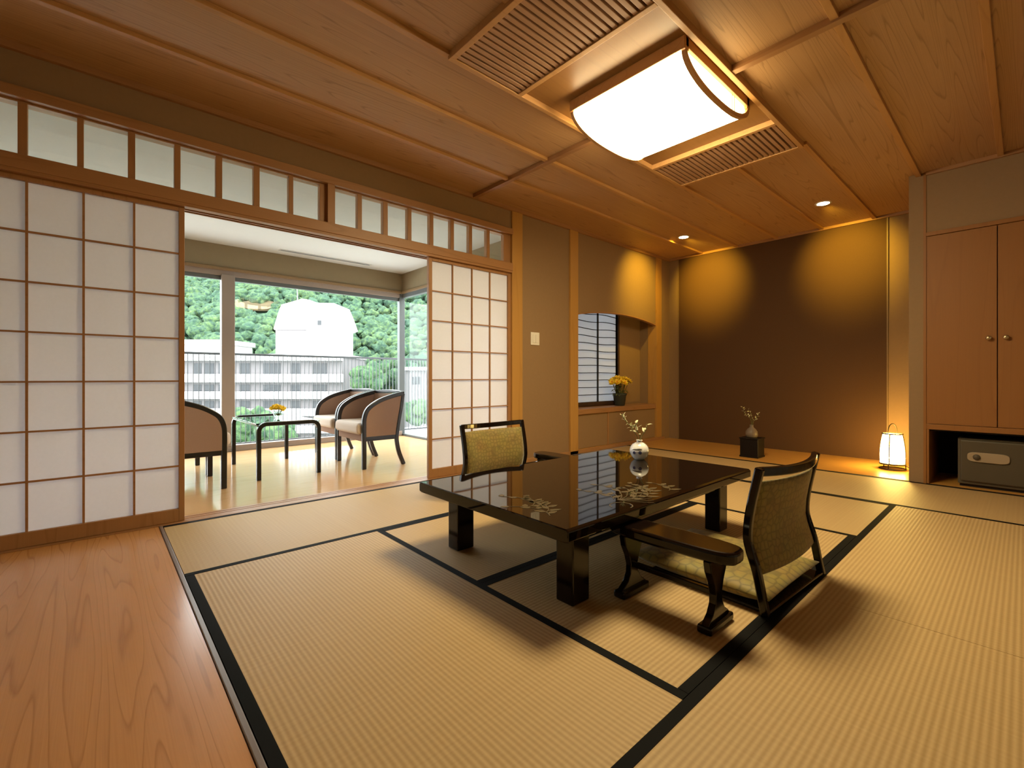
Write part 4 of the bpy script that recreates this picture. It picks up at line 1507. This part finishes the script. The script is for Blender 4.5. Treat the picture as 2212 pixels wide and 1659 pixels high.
for j in range(gy + 1):
    row = []
    for i in range(gx + 1):
        x = -170 + 240 * i / gx
        y = 30 + 260 * j / gy
        row.append(mb.b.verts.new((x, y, hill_z(x, y) - 1.0)))
    grid.append(row)
for j in range(gy):
    for i in range(gx):
        mb.b.faces.new([grid[j][i], grid[j][i + 1], grid[j + 1][i + 1], grid[j + 1][i]])
ho = mb.obj('hillside', 'hill', smooth=True)
ho.rotation_euler = (0, 0, RZ)
struct(ho, 'green slope of the valley side behind the hotel', 'hill')
tmp = bmesh.new()
bmesh.ops.create_icosphere(tmp, subdivisions=3, radius=1.0)
TV = [v.co.copy() for v in tmp.verts]
TF = [[v.index for v in f.verts] for f in tmp.faces]
tmp.free()
FV, FF = [], []


def crown(x, y, z, r):
    o = len(FV)
    sx, sy, sz = r * rg.uniform(0.85, 1.25), r * rg.uniform(0.85, 1.2), r * rg.uniform(0.7, 1.0)
    FV.extend((v.x * sx + x, v.y * sy + y, v.z * sz + z) for v in TV)
    FF.extend([a + o, b + o, c + o] for a, b, c in TF)


y = 109.0
while y < 225:
    step = 3.7 + (y - 108) * 0.012
    x = -190 + rg.uniform(0, 3)
    while x < 40:
        xx, yy = x + rg.uniform(-1.3, 1.3), y + rg.uniform(-1.5, 1.5)
        # a little sandy clearing on the slope stays free
        px = 1106 + xx / yy * 995.9
        py = 814.3 - (hill_z(xx, yy) + 2 - 0.87) / yy * 995.9
        if not (524 < px < 598 and 646 < py < 672) and 200 < px < 1060:
            crown(xx, yy, hill_z(xx, yy) + rg.uniform(0.6, 1.8), rg.uniform(1.7, 3.2))
        x += step
    y += step * 0.85
me = bpy.data.meshes.new('forest_canopy')
me.from_pydata(FV, [], FF)
me.materials.append(M['forest'])
for p in me.polygons:
    p.use_smooth = True
fo = bpy.data.objects.new('forest_canopy', me)
C.objects.link(fo)
for nm, size, st in (('clumps', 1.5, 2.4), ('tufts', 0.6, 1.5)):
    tx = bpy.data.textures.new(nm, 'CLOUDS')
    tx.noise_scale = size
    tx.noise_depth = 2
    dm = fo.modifiers.new(nm, 'DISPLACE')
    dm.texture = tx
    dm.texture_coords = 'LOCAL'
    dm.strength = st
    dm.mid_level = 0.5
fo.rotation_euler = (0, 0, RZ)
fo['kind'] = 'stuff'
tag(fo, 'dense green tree canopy covering the hillside beyond the windows', 'forest')
# sandy patch
mb = MB()
n = 24
pc = []
yc = 0
for yy in range(110, 240):
    xx = (562 - 1106) / 995.9 * yy
    if 814.3 - (hill_z(xx, yy) + 0.5 - 0.87) / yy * 995.9 < 662:
        yc = yy
        break
xc = (560 - 1106) / 995.9 * yc
mb.b.faces.new([mb.b.verts.new((xc + 7.5 * math.cos(2 * PI * k / n), yc + 4.2 * math.sin(2 * PI * k / n),
                                hill_z(xc + 7.5 * math.cos(2 * PI * k / n), yc + 4.2 * math.sin(2 * PI * k / n)) + 0.6)) for k in range(n)])
cp = mb.obj('clearing', 'clearing', solid=0.8)
cp.rotation_euler = (0, 0, RZ)
struct(cp, 'small sandy clearing among the trees on the hill', 'ground')

# garden trees at the foot of the hotel


def tree(px, py, D, r, label, seed):
    rr = random.Random(seed)
    c = out(px, py, D)
    t = thing('tree', label, 'tree', (R.x * c[0] + FWD.x * c[1], R.y * c[0] + FWD.y * c[1], -17))
    m = MB()
    h = c[2] + 17
    for k in range(26):
        d = Vector((rr.gauss(0, 1), rr.gauss(0, 1), rr.gauss(0, 0.8))).normalized() * r * rr.uniform(0.4, 0.85)
        m.blob((d.x, d.y, h + d.z), r * rr.uniform(0.3, 0.45), 2, jit=0.12, rng=rr)
    m.obj('crown', 'bush', t, smooth=True)
    MB().sweep([(0, 0, 0), (0.1, 0, h * 0.5), (0, 0, h)], [r * 0.12, r * 0.1, r * 0.05], seg=8).obj('trunk', 'stem', t)


tree(545, 925, 60, 3.0, 'round green garden tree low down before the hotel, seen under the glass table', 1)
tree(596, 935, 52, 2.2, 'smaller green garden tree before the hotel, right of the round one', 2)
tree(792, 815, 79, 3.2, 'tall pale green tree right of the hotel, behind the railing', 3)
tree(845, 812, 100, 3.8, 'broad green tree between the hotel and the corner post', 6)
tree(900, 890, 66, 2.2, 'green tree low behind the railing, in the side window', 5)
